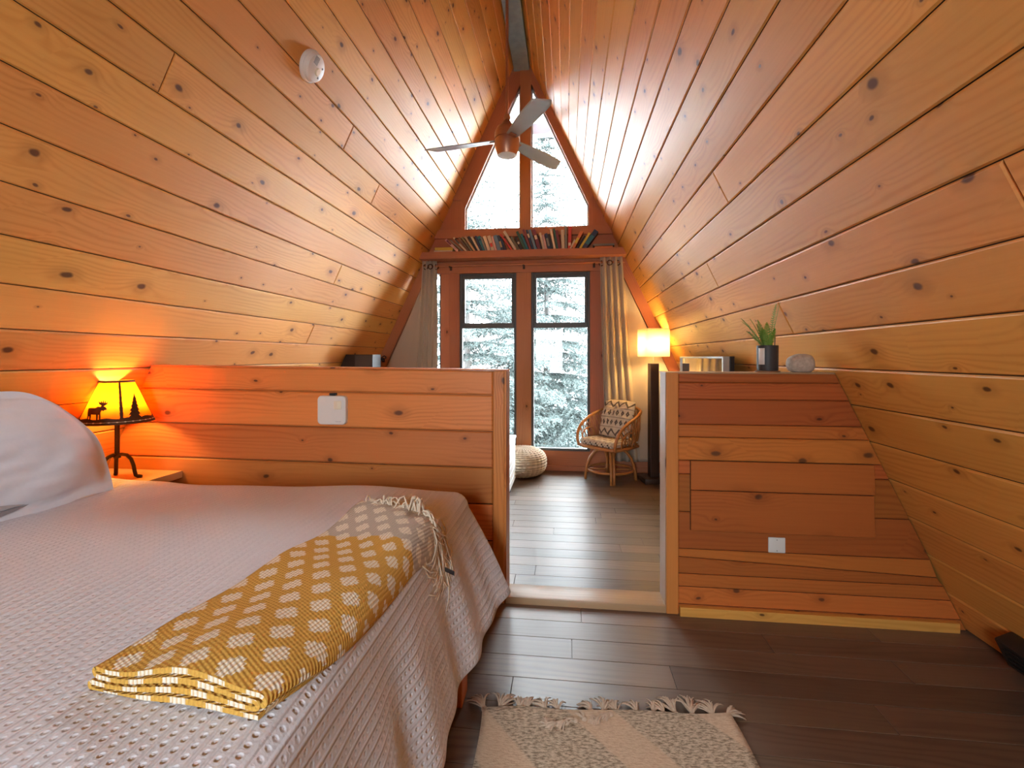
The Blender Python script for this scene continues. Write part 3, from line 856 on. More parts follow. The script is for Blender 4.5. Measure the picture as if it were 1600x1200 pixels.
BOOKS = [
    (-1.179, 0.189, 0.029, -46.3, PNK, 'pink and white'),
    (-1.122, 0.191, 0.014, -48.8, GRY, 'thin grey'),
    (-1.086, 0.209, 0.020, -43.1, CR, 'white'),
    (-1.058, 0.189, 0.025, -37.1, BRN, 'dark brown'),
    (-1.026, 0.189, 0.026, -35.8, OLV, 'olive brown'),
    (-0.994, 0.192, 0.023, -33.8, TAN, 'tan'),
    (-0.969, 0.188, 0.027, -30.7, DK, 'black'),
    (-0.944, 0.179, 0.025, -28.4, BEI, 'beige'),
    (-0.923, 0.178, 0.023, -21.0, NAVY, 'dark blue'),
    (-0.887, 0.171, 0.039, -21.9, TEAL, 'teal'),
    (-0.866, 0.161, 0.023, -20.6, GRY, 'grey brown'),
    (-0.834, 0.169, 0.037, -18.3, CR, 'cream'),
    (-0.792, 0.169, 0.040, -15.8, BEI, 'cream and red'),
    (-0.760, 0.163, 0.027, -15.0, PNK, 'pale pink'),
    (-0.722, 0.173, 0.044, -15.3, BLU, 'light blue'),
    (-0.687, 0.170, 0.030, -16.8, NAVY, 'navy'),
    (-0.655, 0.133, 0.026, -21.6, NAVY, 'short dark navy'),
    (-0.585, 0.219, 0.020, -35.1, RED, 'thin red'),
    (-0.543, 0.241, 0.030, -31.4, CR, 'tall grey cream'),
    (-0.509, 0.164, 0.030, -30.6, OLV, 'dark olive'),
    (-0.474, 0.153, 0.031, -27.0, DK, 'black with white label'),
    (-0.439, 0.221, 0.029, -24.1, GRN, 'dark green'),
    (-0.411, 0.187, 0.026, -22.9, TEAL, 'green'),
    (-0.384, 0.233, 0.026, -19.1, MAR, 'dark red'),
    (-0.356, 0.227, 0.025, -17.8, NAVY, 'dark navy'),
    (-0.325, 0.226, 0.030, -17.8, BLU, 'steel blue'),
    (-0.287, 0.225, 0.037, -16.0, MAR, 'maroon'),
    (-0.267, 0.174, 0.020, -16.1, DK, 'black'),
    (-0.239, 0.185, 0.027, -12.9, BEI, 'beige'),
    (-0.212, 0.163, 0.027, -13.4, PNK, 'rosy'),
    (-0.177, 0.176, 0.034, -13.5, NAVY, 'deep navy'),
    (-0.150, 0.168, 0.027, -13.0, DK, 'charcoal'),
    (-0.123, 0.222, 0.028, -10.7, CR, 'tall cream'),
    (-0.095, 0.227, 0.024, -9.5, GRN, 'tall green'),
    (-0.068, 0.206, 0.031, -10.5, MAR, 'wine red'),
    (-0.034, 0.207, 0.035, -1.9, BEI, 'upright beige'),
    (-0.003, 0.240, 0.028, -0.8, GRY, 'upright grey'),
    (0.031, 0.246, 0.039, 1.6, RED, 'bright red'),
    (0.041, 0.105, 0.019, 26.8, BEI, 'short pale'),
    (0.064, 0.205, 0.037, 28.5, ORG, 'orange'),
    (0.108, 0.158, 0.023, 33.7, DK, 'charcoal'),
    (0.142, 0.190, 0.027, 32.1, YEL, 'yellow'),
    (0.179, 0.219, 0.056, 36.7, NAVY, 'thick dark blue'),
]
bands = {2: (DK, .55, .9), 9: (NAVY, .7, .8), 12: (RED, .25, .5), 15: (TAN, .2, .6), 20: (CR, .45, .62), 24: (CR, .6, .8), 26: (CR, .5, .7), 30: (GRY, .2, .7), 37: (CR, .15, .28), 42: (TEAL, .2, .7), 39: (YEL, .3, .6), 0: (MAR, .55, .9)}
for i, (bx, bh, bt, bl, bc, bn) in enumerate(BOOKS):
    pv = BOOKS[i-1][5] if i else None
    nx = BOOKS[i+1][5] if i+1 < len(BOOKS) else None
    how = 'upright' if abs(bl) < 3 else ('leaning left' if bl < 0 else 'leaning right')
    nm = bn if bn.startswith('upright') else bn
    if pv is None: lab = f'{nm} book {how} beside the yellow book lying on the shelf'
    elif nx is None: lab = f'{nm} book {how} beside the flat books at the shelf end'
    else: lab = f'{nm} book {how} between the {pv} and {nx} books'.replace('upright beige book upright', 'beige upright book').replace('upright grey book upright', 'grey upright book')
    make_book('book', bx+(-bt/2 if bl < 0 else bt/2), bh, bt, bl, .105+.03*R.random(), bc, lab, 5.055+.012*R.random(), 2.325, band=bands.get(i))
make_book('book', -1.452, .21, .021, 0, .13, CR, 'cream book lying flat under the yellow book at the shelf end', 5.06, 2.325, True)
make_book('book', -1.443, .205, .032, 0, .125, YEL, 'yellow book lying flat on the cream book at the shelf end', 5.06, 2.3465, True)
make_book('book', .30, .19, .026, 0, .13, ORG, 'orange book lying flat under the grey book at the shelf end', 5.07, 2.325, True)
make_book('book', .285, .22, .022, 0, .13, GRY, 'grey book lying flat on the orange book at the shelf end', 5.065, 2.3515, True)

# ------------------------------------------------------------------ curtain rod and curtains
rod = empty('curtain_rod', (0, 5.165, 2.195), label='slim wooden curtain rod running along the header under the book shelf', cat='curtain rod')
b = MB(); b.tube([(-1.60, 0, 0), (.62, 0, 0)], .0125, 12); b.build('pole', FIR, rod, smooth=.8)
for x in (-1.30, -.47, .30):
    b = MB(); b.box(x-.01, x+.01, -.014, .062, -.018, -.006, 'y'); b.box(x-.012, x+.012, .045, .055, -.045, .01, 'z'); b.build('bracket', BRONZE, rod)

def curtain(name, label, sgn, label2=None):
    root = empty(name, (0, 5.165, 0), label=label, cat='curtain', group='linen curtains at the far windows')
    zt, zb = 2.262, FZ+.14
    rr = random.Random(4 if sgn < 0 else 9)
    ph = [rr.uniform(-.5, .5) for _ in range(8)]
    npl = 4
    def fn(u, v):
        z = zt+(zb-zt)*v
        if sgn > 0:
            x0 = .362+.06*v**1.3; xe = xr(z)-.125-.02*math.sin(v*PI)
            xp = x0+.235+.10*v
        else:
            x0 = -1.445+.005*math.sin(v*5); xe = xl(z)+.125+.035*math.sin(v*PI)
            xp = x0-.165-.13*v
        a = min(u/.62, 1)
        if u < .62: x = x0+(xp-x0)*a
        else: x = xp+(xe-xp)*((u-.62)/.38)
        amp = (.017+.010*v)*(1 if u < .6 else max(.10, 1-(u-.6)/.16))
        y = amp*math.sin(a*npl*2*PI+ph[0]+.35*math.sin(v*3+ph[1])+ (u-.62)*5*(u > .62))
        if u > .62: y += .012*math.sin(v*6+u*9+ph[2])
        x += .006*math.sin(a*npl*2*PI*1.0+1.2)*v
        return (x, y-.012, z)
    b = MB(); b.grid(fn, 150, 60)
    o = b.build('cloth', LINEN, root, smooth=True); solid(o, .003)
    for k in range(3):
        g = MB()
        u = (.04+.22*k)
        p = fn(u, .022)
        g.tube([(p[0]+.026*math.cos(a)*1.0, p[1]-.006+.006*math.sin(a*2), p[2]-.03+.026*math.sin(a)) for a in [i*2*PI/20 for i in range(20)]], .006, 6, closed=True)
        g.build('grommet', BRONZE, root, smooth=True)
curtain('curtain', 'beige linen curtain at the left of the windows, over the half wall', -1)
curtain('curtain', 'beige linen curtain glowing yellow behind the floor lamp and rattan chair', 1)
hk = empty('curtain_hook', (-2.075, 5.13, 1.155), label='small black hook holding the left curtain at the sloped trim', cat='hook')
b = MB(); b.tube([(-.012, .07, -.02), (-.012, .02, -.02), (-.01, 0, -.012), (.0, -.01, .012), (.03, -.012, .03), (.045, -.006, .018), (.04, 0, -.004)], .007, 8)
b.build('hook_wire', BLACKM, hk, smooth=True)
b = MB(); b.box(-.03, .004, .066, .07, -.045, .005, 'z', .002); b.build('hook_plate', BLACKM, hk)

# ------------------------------------------------------------------ ceiling fan
FX, FY = RX, 3.92
fan = empty('ceiling_fan', (FX, FY, 2.99), label='copper three-bladed ceiling fan hanging on a long rod from the ridge', cat='ceiling fan')
b = MB(); b.tube([(0, 0, .10), (0, 0, RZ-.245-2.99)], .0125, 14); b.build('downrod', COPPER, fan, smooth=.7)
b = MB(); b.lathe([(.0, .175), (.02, .175), (.03, .16), (.05, .125), (.085, .105), (.098, .08), (.1, .072), (.1, .066), (.104, .062), (.106, .03), (.105, .012), (.1, .010), (.1, .004), (.106, .002), (.106, -.02), (.098, -.075), (.084, -.122), (.082, -.128), (.0, -.128)][::-1], n=40)
b.build('motor_housing', COPPER, fan, smooth=.6)
b = MB(); b.lathe([(0, -.137), (.06, -.136), (.076, -.131), (.079, -.126)], n=36); b.build('light_lens', WHITEP, fan, smooth=True)
b = MB(); b.lathe([(.026, .17), (.03, .19), (.022, .215), (.013, .222)], n=24); b.build('rod_coupling', COPPER, fan, smooth=.6)
for ang in (172.5, -61, 53.5):
    a = math.radians(ang)
    M = Matrix.Rotation(a, 4, 'Z') @ Matrix.Rotation(math.radians(-13), 4, 'X')
    def bl(u, v):
        r = .10+.60*u
        wd = .046+.026*math.sin(min(u*1.2, 1)*PI*.62)
        if u > .92: wd *= 1-.35*((u-.92)/.08)**2
        cr = (v-.5)*2
        x = r+(.03*(cr) if u > .9 else 0)*((u-.9)/.1 if u > .9 else 0)
        return (x, cr*wd, .004*(1-cr*cr)-.012*u)
    g = MB(); g.grid(bl, 24, 8); g.xform(M)
    o = g.build('blade', SILVER, fan, smooth=True); solid(o, .006)
    g = MB(); g.box(.07, .15, -.028, .028, -.012, -.004, 'x', .003); g.xform(M)
    g.build('blade_bracket', COPPER, o)

# ------------------------------------------------------------------ smoke detector on the left slope
def slope_frame(side, s, y):
    U_ = UL if side < 0 else UR; N_ = NL if side < 0 else NR
    foot = Vector((-XL if side < 0 else XR, y, 0))
    M = Matrix((Vector((0, 1, 0)), U_, N_)).transposed() if side < 0 else Matrix((Vector((0, -1, 0)), U_, N_)).transposed()
    if M.determinant() < 0: M = Matrix((-Vector((0, 1, 0)), U_, N_)).transposed()
    M = M.to_4x4(); M.translation = foot+U_*s
    return M
sd = empty('smoke_detector', label='round white smoke detector on the left sloped ceiling', cat='smoke detector')
sd.matrix_world = slope_frame(-1, 2.748*SLN, 2.405)
b = MB(); b.lathe([(.082, 0), (.083, .012), (.080, .018), (.076, .02), (.074, .024), (.073, .034), (.066, .044), (.05, .048), (.0, .05)], n=40)
b.build('housing', WHITEP, sd, smooth=.5)
b = MB(); b.lathe([(.02, .048), (.02, .054), (.016, .057), (0, .057)], (.008, -.012, 0), 20); b.build('test_button', CREAMP, sd, smooth=.5)
b = MB()
for k in range(7): b.box(-.045, -.012, .012+k*.006-.0015, .012+k*.006+.0015, .0485, .0505, 'x')
b.build('sounder_grille', GREYP, sd)
for ix, iy in ((.036, .022), (.03, -.034)):
    b = MB(); b.lathe([(.005, .047), (.005, .0515), (0, .0515)], (ix, iy, 0), 10); b.build('indicator_light', GREYP, sd)

# ------------------------------------------------------------------ bed, bedspread, pillows, throw
BT = .616
bed = empty('bed', (-1.38, 1.2, 0), label='low wooden platform bed with a thick mattress under a knitted bedspread', cat='bed')
O = Vector((-1.38, 1.2, 0))
def rel(mb): return mb.xform(Matrix.Translation(-O))
b = MB(); b.rnd(); b.box(-2.32, -.37, .50, 1.60, .07, .30, 'y', .004); rel(b).build('platform', CEDAR, bed, weld=0)
for x in (-2.28, -.40):
    for y in (.55, 1.58):
        b = MB(); b.rnd(); b.box(x-.04, x+.055, y-.045, y+.045, 0, .315, 'z', .004); rel(b).build('leg', CEDAR, bed, weld=0)
b = MB(); b.box(-2.30, -.45, .47, 1.86, .302, BT-.03, 'x', .05); rel(b).build('mattress', WHITEC, bed, smooth=True)

def sm(x, a, b): 
    t = min(max((x-a)/(b-a), 0), 1); return t*t*(3-2*t)
X0, X1, Y0, Y1 = -2.285, -.455, .46, 1.86     # flat top before the edges turn down
def spread(a, bb):
    """cloth coordinates a (towards the foot), bb (towards the half wall) -> position"""
    ex = max(0, a-X1); s = 1
    ey = 0
    if bb > Y1: ey = bb-Y1
    elif bb < Y0: ey = Y0-bb; s = -1
    p = 5.0
    e = (ex**p+ey**p)**(1/p)
    r = .055
    x, y, z = min(a, X1), min(max(bb, Y0), Y1), BT
    if e > 1e-6:
        L = math.hypot(ex, ey); dx, dy = ex/L, s*ey/L
        cornerness = min(ex, ey)/max(ex, ey)
        fl = .26+.20*sm(bb, 1.35, 1.9)*(dx > .5)+.06*cornerness
        if abs(dy) > .8: fl = .04+.30*dx
        if e < r*PI/2: o_ = r*math.sin(e/r); dr = r*(1-math.cos(e/r))
        else:
            q = e-r*PI/2; th = math.atan(fl)
            o_ = r+q*math.sin(th); dr = r+q*math.cos(th)
            wv = .010*math.sin(bb*17+1.3)+.007*math.sin(bb*31+a*3) if dx > .5 else .005*math.sin(a*19)
            o_ += wv*min(q/.2, 1)
        x += dx*o_; y += dy*o_; z -= dr
    # soft lumps of the bedding
    lump = .006*math.sin(a*3.1+bb*2.2)+.005*math.sin(a*5.3-bb*4.1+1)+.003*math.sin(a*11+bb*9)
    lump += .035*math.exp(-((a+2.12)/.16)**2)*sm(bb, 1.0, 1.5)*(1-sm(bb, 1.75, 1.95)) + .012*math.exp(-((a+1.75)/.12)**2-((bb-1.8)/.12)**2)
    z += lump*(1 if e < .05 else max(0, 1-(e-.05)/.1))
    return (x, y, z)
A0, A1, B0, B1 = -2.26, X1+.455, Y0-.40, Y1+.30
b = MB()
na, nb = 150, 150
b.grid(lambda u, v: spread(A0+(A1-A0)*u, B0+(B1-B0)*v), na, nb, lambda u, v: (A0+(A1-A0)*u, B0+(B1-B0)*v))
cov = b.build('bedspread', COVERLET, smooth=True)
solid(cov, .008, 1)
setp(cov, 'cream knitted bedspread draped over the low wooden bed', 'bedspread')

def pillow_mesh(w_, h, t, fl=.03, seed=1, puff=2.2):
    """w_ along x, h along y, thickness z; flat flange fl round the edge"""
    mb = MB(); n = 44
    off = Vector((seed*3.1, seed*1.7, 0))
    def fn(sgn):
        def f(u, v):
            a, c = (u-.5)*2, (v-.5)*2
            ka, kc = w_/2, h/2
            ia, ic = min(abs(a)*ka/(ka-fl), 1), min(abs(c)*kc/(kc-fl), 1)
            hh = ((1-ia**puff)*(1-ic**puff))**.55
            pin = 1-.055*(a*a*c*c)-.03*(abs(a)**1.5)*(1-c*c)*0
            sag = .02*(1-a*a)*abs(c)**3
            nz = mn.noise(Vector((a*2.2, c*1.6, 0))+off)*.03*hh+(mn.noise(Vector((a*3+c*4, c*9-a*3, 4))+off))*.012*hh**.5+mn.noise(Vector((a*5, c*5, 2))+off)*.010*hh
            return (a*ka*(1-.03*c*c*abs(a)), c*kc*(1-.05*(1-a*a)*0)*pin, sgn*(t/2*hh+.002)+nz)
        return f
    mb.grid(fn(1), n, n)
    m2 = MB(); m2.grid(fn(-1), n, n)
    b0 = len(mb.v); mb.v += m2.v
    for f_, u_ in zip(m2.f, m2.uv): mb.f.append(tuple(i+b0 for i in f_[::-1])); mb.uv.append(u_[::-1]); mb.rn.append((.5, .5)); mb.m.append(0)
    return mb
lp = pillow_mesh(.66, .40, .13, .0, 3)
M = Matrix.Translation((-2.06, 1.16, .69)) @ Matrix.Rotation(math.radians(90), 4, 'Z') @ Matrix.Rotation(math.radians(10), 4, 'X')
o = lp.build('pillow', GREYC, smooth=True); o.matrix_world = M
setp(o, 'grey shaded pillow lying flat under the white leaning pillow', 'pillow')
up = pillow_mesh(.92, .49, .22, .035, 5, 2.0)
for i_, p_ in enumerate(up.v):
    x_, y_, z_ = p_
    k_ = 1-.22*max(0, min(1, (y_+.05)/.31))**1.6       # slumped, narrower at the top
    sag = -.035*math.cos(min(1, abs(x_)/.42)*PI*.5)
    y2 = y_-.10*(abs(x_)/.46)**4*(1 if y_ > 0 else 0)*max(0, y_/.26)
    up.v[i_] = (x_*k_, y2+sag*.2+.006*math.sin(x_*23), z_+.012*math.sin(x_*9+y_*7)*min(1, abs(z_)/.05))
vx = Vector((.10, 1, .0)).normalized(); vy = Vector((-.42, .04, .90)).normalized(); vz = vx.cross(vy).normalized(); vy = vz.cross(vx)
M = Matrix((vx, vy, vz)).transposed().to_4x4(); M.translation = (-1.995, 1.30, .838)
o = up.build('pillow', WHITEC, smooth=True); o.matrix_world = M
setp(o, 'plump white pillow leaning on the left sloped wall at the bed head', 'pillow')

def make_throw():
    root = empty('throw_blanket', (-.55, 1.08, .62), label='folded mustard and cream woven throw with fringe across the bed foot', cat='blanket')
    O_ = Vector((-.55, 1.08, .62))
    c0 = Vector((-.612, .668)); c1 = Vector((-.500, 1.445))
    dl = (c1-c0); LEN = dl.length; dl.normalize(); dw = Vector((dl.y, -dl.x))
    W = .175; lay = .0135
    # serpentine section: (w, height) from the bottom layer to the top one
    path = []
    def arc(cx, cz, r, a0, a1, n=7):
        for i in range(1, n): 
            a = math.radians(a0+(a1-a0)*i/n); path.append((cx+r*math.cos(a)*1.3, cz+r*math.sin(a)))
    def run(xa, xb, z, n=12):
        for i in range(n+1): path.append((xa+(xb-xa)*i/n, z))
    run(W-.012, -W+.01, .006); arc(-W+.01, .006+lay/2, lay/2, -90, -270)
    run(-W+.012, W-.022, .006+lay); arc(W-.022, .006+lay*1.5, lay/2, -90, 90)
    run(W-.022, -W+.02, .006+lay*2); arc(-W+.02, .006+lay*2.5, lay/2, -90, -270)
    run(-W+.015, W-.01, .006+lay*3)
    for i in range(1, 6): path.append((W-.01+.010*math.sin(i*PI/5*.9), .006+lay*3-.009*(1-math.cos(i*PI/5*.9))))
    acc = [0]
    for p, q in zip(path[:-1], path[1:]): acc.append(acc[-1]+math.hypot(q[0]-p[0], q[1]-p[1]))
    tk = .0042
    nl = 64
    top0 = acc[-1]-2*W
    def pos(i, side, l):
        p = path[i]; q0 = path[max(i-1, 0)]; q1 = path[min(i+1, len(path)-1)]
        tx, tz = q1[0]-q0[0], q1[1]-q0[1]; k = math.hypot(tx, tz) or 1
        wx, wz = p[0]+side*tk*(-tz/k), p[1]+side*tk*(tx/k)
        f = l/LEN
        # wavy near end, rumpled far end, slight narrowing
        wz += .008*math.sin(wx*22+1.1)*(1-f)*(.3+wz/.05)+.006*math.sin(wx*15+f*9)*f
        wz *= 1+.25*math.exp(-((f-.97)/.10)**2)
        wz += .004*math.sin(f*17+wx*8)
        wide = 1+.06*f+.02*math.sin(f*7)
        skew = -.03*f*f*(wx/W)
        P2 = c0+dl*(l+skew)+dw*(wx*wide+.012*math.sin(f*5))
        zz = spread(P2.x, P2.y)[2]+.010+max(wz, 0.0)
        x_, y_, _ = spread(P2.x, P2.y)
        return Vector((x_, y_, zz))-O_
    mb = MB(); n = len(path)
    for side in (1, -1):
        G = [[pos(i, side, LEN*j/nl) for j in range(nl+1)] for i in range(n)]
        for i in range(n-1):
            for j in range(nl):
                q = [G[i][j], G[i+1][j], G[i+1][j+1], G[i][j+1]]
                l0, l1 = LEN*j/nl, LEN*(j+1)/nl
                u = [(acc[i]-top0, l0), (acc[i+1]-top0, l0), (acc[i+1]-top0, l1), (acc[i]-top0, l1)]
                if side < 0: q, u = q[::-1], u[::-1]
                mb.add(q, u)
        if side == 1: Ga = G
        else:
            for i in range(n-1):
                for j, fl in ((0, 1), (nl, 0)):
                    q = [Ga[i][j], Ga[i+1][j], G[i+1][j], G[i][j]]
                    lv = LEN*j/nl
                    u = [(acc[i]-top0, lv+.012), (acc[i+1]-top0, lv+.012), (acc[i+1]-top0, lv+.02), (acc[i]-top0, lv+.02)]
                    mb.add(q[::-1] if fl else q, u[::-1] if fl else u)
            for i in (0, n-1):
                for j in range(nl):
                    mb.add([Ga[i][j], Ga[i][j+1], G[i][j+1], G[i][j]], [(acc[i]-top0, LEN*j/nl), (acc[i]-top0, LEN*(j+1)/nl)]*2)
    mb.build('woven_cloth', THROW, root, smooth=.9)
    # fringe along the far end
    fb = MB(); rr = random.Random(12)
    for k in range(210):
        w0 = rr.uniform(-1, 1)*W*.95
        zl = rr.choice([.01, .02, .035, .045]) if w0 > .08 else rr.choice([.035, .05, .058])
        st = c0+dl*(LEN-.012-.03*(w0/W))+dw*(w0*.95)
        ang = rr.gauss(0, .85 if w0 < .08 else .5)+(1.0 if w0 > .1 else 0)*rr.uniform(.2, 1.2)
        d = dl*math.cos(ang)+dw*math.sin(ang)
        L = rr.uniform(.06, .12)*(1.35 if w0 > .09 else .75)
        pts = []; cv = rr.uniform(-5, 5); ar = rr.uniform(.15, 1.25)*(1.2 if math.sin(w0*60) > .2 else .6)
        for i in range(8):
            t_ = i/7
            a2 = cv*t_*t_*.45
            dd = Vector((d.x*math.cos(a2)-d.y*math.sin(a2), d.x*math.sin(a2)+d.y*math.cos(a2)))
            p2 = st+dd*(L*t_)
            x_, y_, z_ = spread(p2.x, p2.y)
            arch = (.05 if w0 < .08 else .02)*math.sin(min(t_*1.3, 1)*PI)*ar
            pts.append(Vector((x_, y_, z_+.008+zl*(1-t_)**1.5+arch))-O_+Vector((.006*(t_ > .2), 0, .004)))
        fb.tube(pts, [.0026, .003, .0028, .0028, .0026, .0024, .002, .0012], 5)
    fb.build('fringe', YARN, root, smooth=True)
    t_ = MB(); q = c0+dl*(LEN*.87)+dw*(W*.97); z_ = spread(q.x, q.y)[2]
    p = Vector((q.x, q.y, z_+.012))-O_
    t_.add([p, p+Vector((.030, -.012, -.006)), p+Vector((.033, -.020, .010)), p+Vector((.002, -.010, .016))])
    o = t_.build('care_tag', BLACKP, root); solid(o, .001)
make_throw()

# ------------------------------------------------------------------ corner shelf and table lamp
ns = empty('corner_nightstand', (-2.16, 2.05, 0), label='pale wooden nightstand slab tucked in the corner behind the bed', cat='nightstand')
b = MB(); b.rnd(); b.prism([(xl(.55)+.01, .55), (-1.965, .55), (-1.965, .585), (xl(.585)+.01, .585)], 1.93, YP-.004)
b.xform(Matrix.Translation((2.16, -2.05, 0))); b.build('top', PALEW, ns, weld=0)
for x in (-2.24, -2.02):
    b = MB(); b.rnd(); b.box(x-.02, x+.02, 2.12, 2.16, 0, .551, 'z', .002); b.xform(Matrix.Translation((2.16, -2.05, 0))); b.build('leg', PALEW, ns, weld=0)

TLX, TLY, TLZ = -2.147, 2.03, .585
tl_ = empty('table_lamp', (TLX, TLY, TLZ), label='rustic iron table lamp with a glowing amber moose and pine tree shade', cat='lamp')
zb_, zt_ = .280, .474; rb_, rt_ = .140, .062
b = MB(); b.tube([(0, 0, .105), (0, 0, .30)], .0105, 10); b.lathe([(.0, .098), (.014, .1), (.016, .11), (.0105, .118)], n=14); b.tube([(0, 0, .30), (0, 0, .345)], .014, 12)
b.build('stem', BRONZE, tl_, smooth=.8)
for k in range(3):
    a = math.radians(-100+120*k); c_, s_ = math.cos(a), math.sin(a)
    prof = [(.0, .112), (.018, .117), (.04, .112), (.058, .092), (.068, .06), (.073, .03), (.078, .012), (.09, .007), (.102, .006)]
    b = MB(); b.tube([(r*c_, r*s_, z) for r, z in prof], [.0085]*7+[.0095, .008], 8); b.build('leg', BRONZE, tl_, smooth=True)
b = MB(); b.lathe([(0, .262), (.038, .262), (.042, .268), (.040, .270), (0, .266)], n=28); b.build('drip_plate', CREAMP, tl_, smooth=.6)
shade = MB(); shade.lathe([(rb_, zb_), (rt_, zt_)], n=48)
sho = shade.build('lamp_shade', MICA, tl_, smooth=True); solid(sho, .0015)
def on_cone(ang, t_, lift=.002):
    r = rb_+(rt_-rb_)*t_+lift; return (r*math.cos(ang), r*math.sin(ang), zb_+(zt_-zb_)*t_)
def cone_shape(polys, name, a0, width, mat=BRONZE, lift=.003):
    """outlines in (x, y) metres on the shade, x along the rim, y up"""
    mb = MB()
    for poly in polys:
        n = len(poly)
        bm = bmesh.new()
        vs_ = [bm.verts.new((p[0], p[1], 0)) for p in poly]
        f_ = bm.faces.new(vs_); f_.normal_update(); bmesh.ops.triangulate(bm, faces=[f_])
        H = (zt_-zb_)
        def mp(p):
            t_ = p[1]/H; r = rb_+(rt_-rb_)*t_
            return on_cone(a0+p[0]/r, t_, lift)
        for f2 in bm.faces: mb.add([mp(v.co) for v in f2.verts])
        bm.free()
    o = mb.build(name, mat, sho); solid(o, .0015); return o
view_a = math.atan2(0-TLY, 0-TLX)       # direction the front of the shade faces
moose = [(.02,.50),(.05,.25),(.05,0),(.105,0),(.12,.20),(.17,.27),(.19,0),(.245,0),(.26,.30),(.52,.30),(.545,0),(.60,0),(.615,.28),(.66,.30),(.675,0),(.73,0),(.735,.40),(.78,.50),(.86,.45),(.88,.50),(.98,.51),(1.0,.57),(.94,.65),(.87,.69),
    (.92,.73),(1.02,.79),(1.02,.93),(.965,.83),(.93,.98),(.89,.84),(.84,1.0),(.81,.85),(.73,1.0),(.73,.85),(.62,.94),(.66,.79),(.77,.73),(.73,.66),(.60,.68),(.48,.61),(.2,.61),(.06,.59)]
moose = [(x*.086, y*.092) for x, y in moose]
off = .018
cone_shape([[(x-.122, y+off-.002) for x, y in moose]], 'moose_cutout', view_a, 1)
tree = []
hs = [0, .016, .034, .052, .068, .084, .098]
for i, h in enumerate(hs[:-1]):
    wd = .034*(1-h/.118); tree.append((wd, h+.002)); tree.append((wd*.55, hs[i+1]))
tree = [(.006, -.004)]+tree+[(0, .115)]+[(-x, y) for x, y in tree[::-1]]+[(-.006, -.004)]
cone_shape([[(x*.85+.066, y+off) for x, y in tree]], 'pine_cutout', view_a, 1)
b = MB()
for k in range(48):
    a0, a1 = 2*PI*k/48, 2*PI*(k+1)/48
    t1 = .115+.025*math.sin(k*1.3)*.6
    t2 = .115+.025*math.sin((k+1)*1.3)*.6
    b.add([on_cone(a0, -.03, .003), on_cone(a1, -.03, .003), on_cone(a1, t2, .003), on_cone(a0, t1, .003)])
o = b.build('lower_rim', BRONZE, sho); solid(o, .002)
b = MB()
for k in range(48):
    a0, a1 = 2*PI*k/48, 2*PI*(k+1)/48
    b.add([on_cone(a0, .955, .003), on_cone(a1, .955, .003), on_cone(a1, 1.0, .003), on_cone(a0, 1.0, .003)])
o = b.build('upper_rim', BRONZE, sho); solid(o, .002)
for k in range(4):
    b = MB(); a = view_a+.12+k*PI/2; dw_ = .045
    for i in range(8):
        t0, t1 = i/8, (i+1)/8
        b.add([on_cone(a-dw_, t0, .0035), on_cone(a+dw_, t0, .0035), on_cone(a+dw_*1.3, t1, .0035), on_cone(a-dw_*1.3, t1, .0035)])
    o = b.build('seam_strap', BRONZE, sho); solid(o, .001)
b = MB()
b.tube([on_cone(view_a+k*2*PI/150, .03, .003) for k in range(150)], [.003 if k % 5 == 0 else .0012 for k in range(150)], 6, closed=True)
b.build('rim_stitching', CREAMP, sho)
b = MB(); b.lathe([(0, .345), (.014, .348), (.028, .372), (.03, .39), (.022, .41), (0, .42)], n=18)
bulbm, t_, bb_ = nt('warm_bulb'); bb_.inputs['Emission Color'].default_value = (1, .52, .14, 1); bb_.inputs['Emission Strength'].default_value = 1
b.build('bulb', bulbm, tl_, smooth=True)
BULB = []
def lamp_light(root, z, energy, col, rad):
    d = bpy.data.lights.new('bulb_light', 'POINT'); d.energy = energy; d.color = col; d.shadow_soft_size = rad
    o = bpy.data.objects.new('bulb_light', d); o.parent = root; o.location = (0, 0, z); COL.objects.link(o)
bulbm.node_tree.nodes['Principled BSDF'].inputs['Emission Strength'].default_value = 27

# ------------------------------------------------------------------ floor lamp
fl = empty('floor_lamp', (.875, 4.90, FZ), math.radians(10), label='dark wooden square floor lamp with a glowing cream paper shade by the curtain', cat='lamp')
b = MB(); b.rnd(); b.box(-.125, .125, -.125, .125, 0, .05, 'x', .004); b.build('base', DARKW, fl, smooth=.6)
b = MB(); b.rnd(); b.box(-.043, .043, -.043, .043, .05, 1.195, 'z', .003); b.build('post', DARKW, fl, weld=0)
b = MB(); b.tube([(0, 0, 1.195), (0, 0, 1.30)], .007, 8); b.build('neck', SILVER, fl, smooth=.8)
b = MB(); P = rrect(.255, .255, .028, 5)
sz0, sz1 = 1.262, 1.542
for i in range(len(P)):
    j = (i+1) % len(P); b.add([(P[i][0], P[i][1], sz0), (P[j][0], P[j][1], sz0), (P[j][0], P[j][1], sz1), (P[i][0], P[i][1], sz1)])
o = b.build('lamp_shade', PAPER, fl, smooth=.6); solid(o, .002)
b = MB(); b.lathe([(0, 1.33), (.014, 1.335), (.03, 1.36), (.032, 1.38), (.022, 1.41), (0, 1.42)], n=18)
bm2, t_, bb_ = nt('soft_white_bulb'); bb_.inputs['Emission Color'].default_value = (1, .62, .22, 1); bb_.inputs['Emission Strength'].default_value = 46
b.build('bulb', bm2, fl, smooth=True)

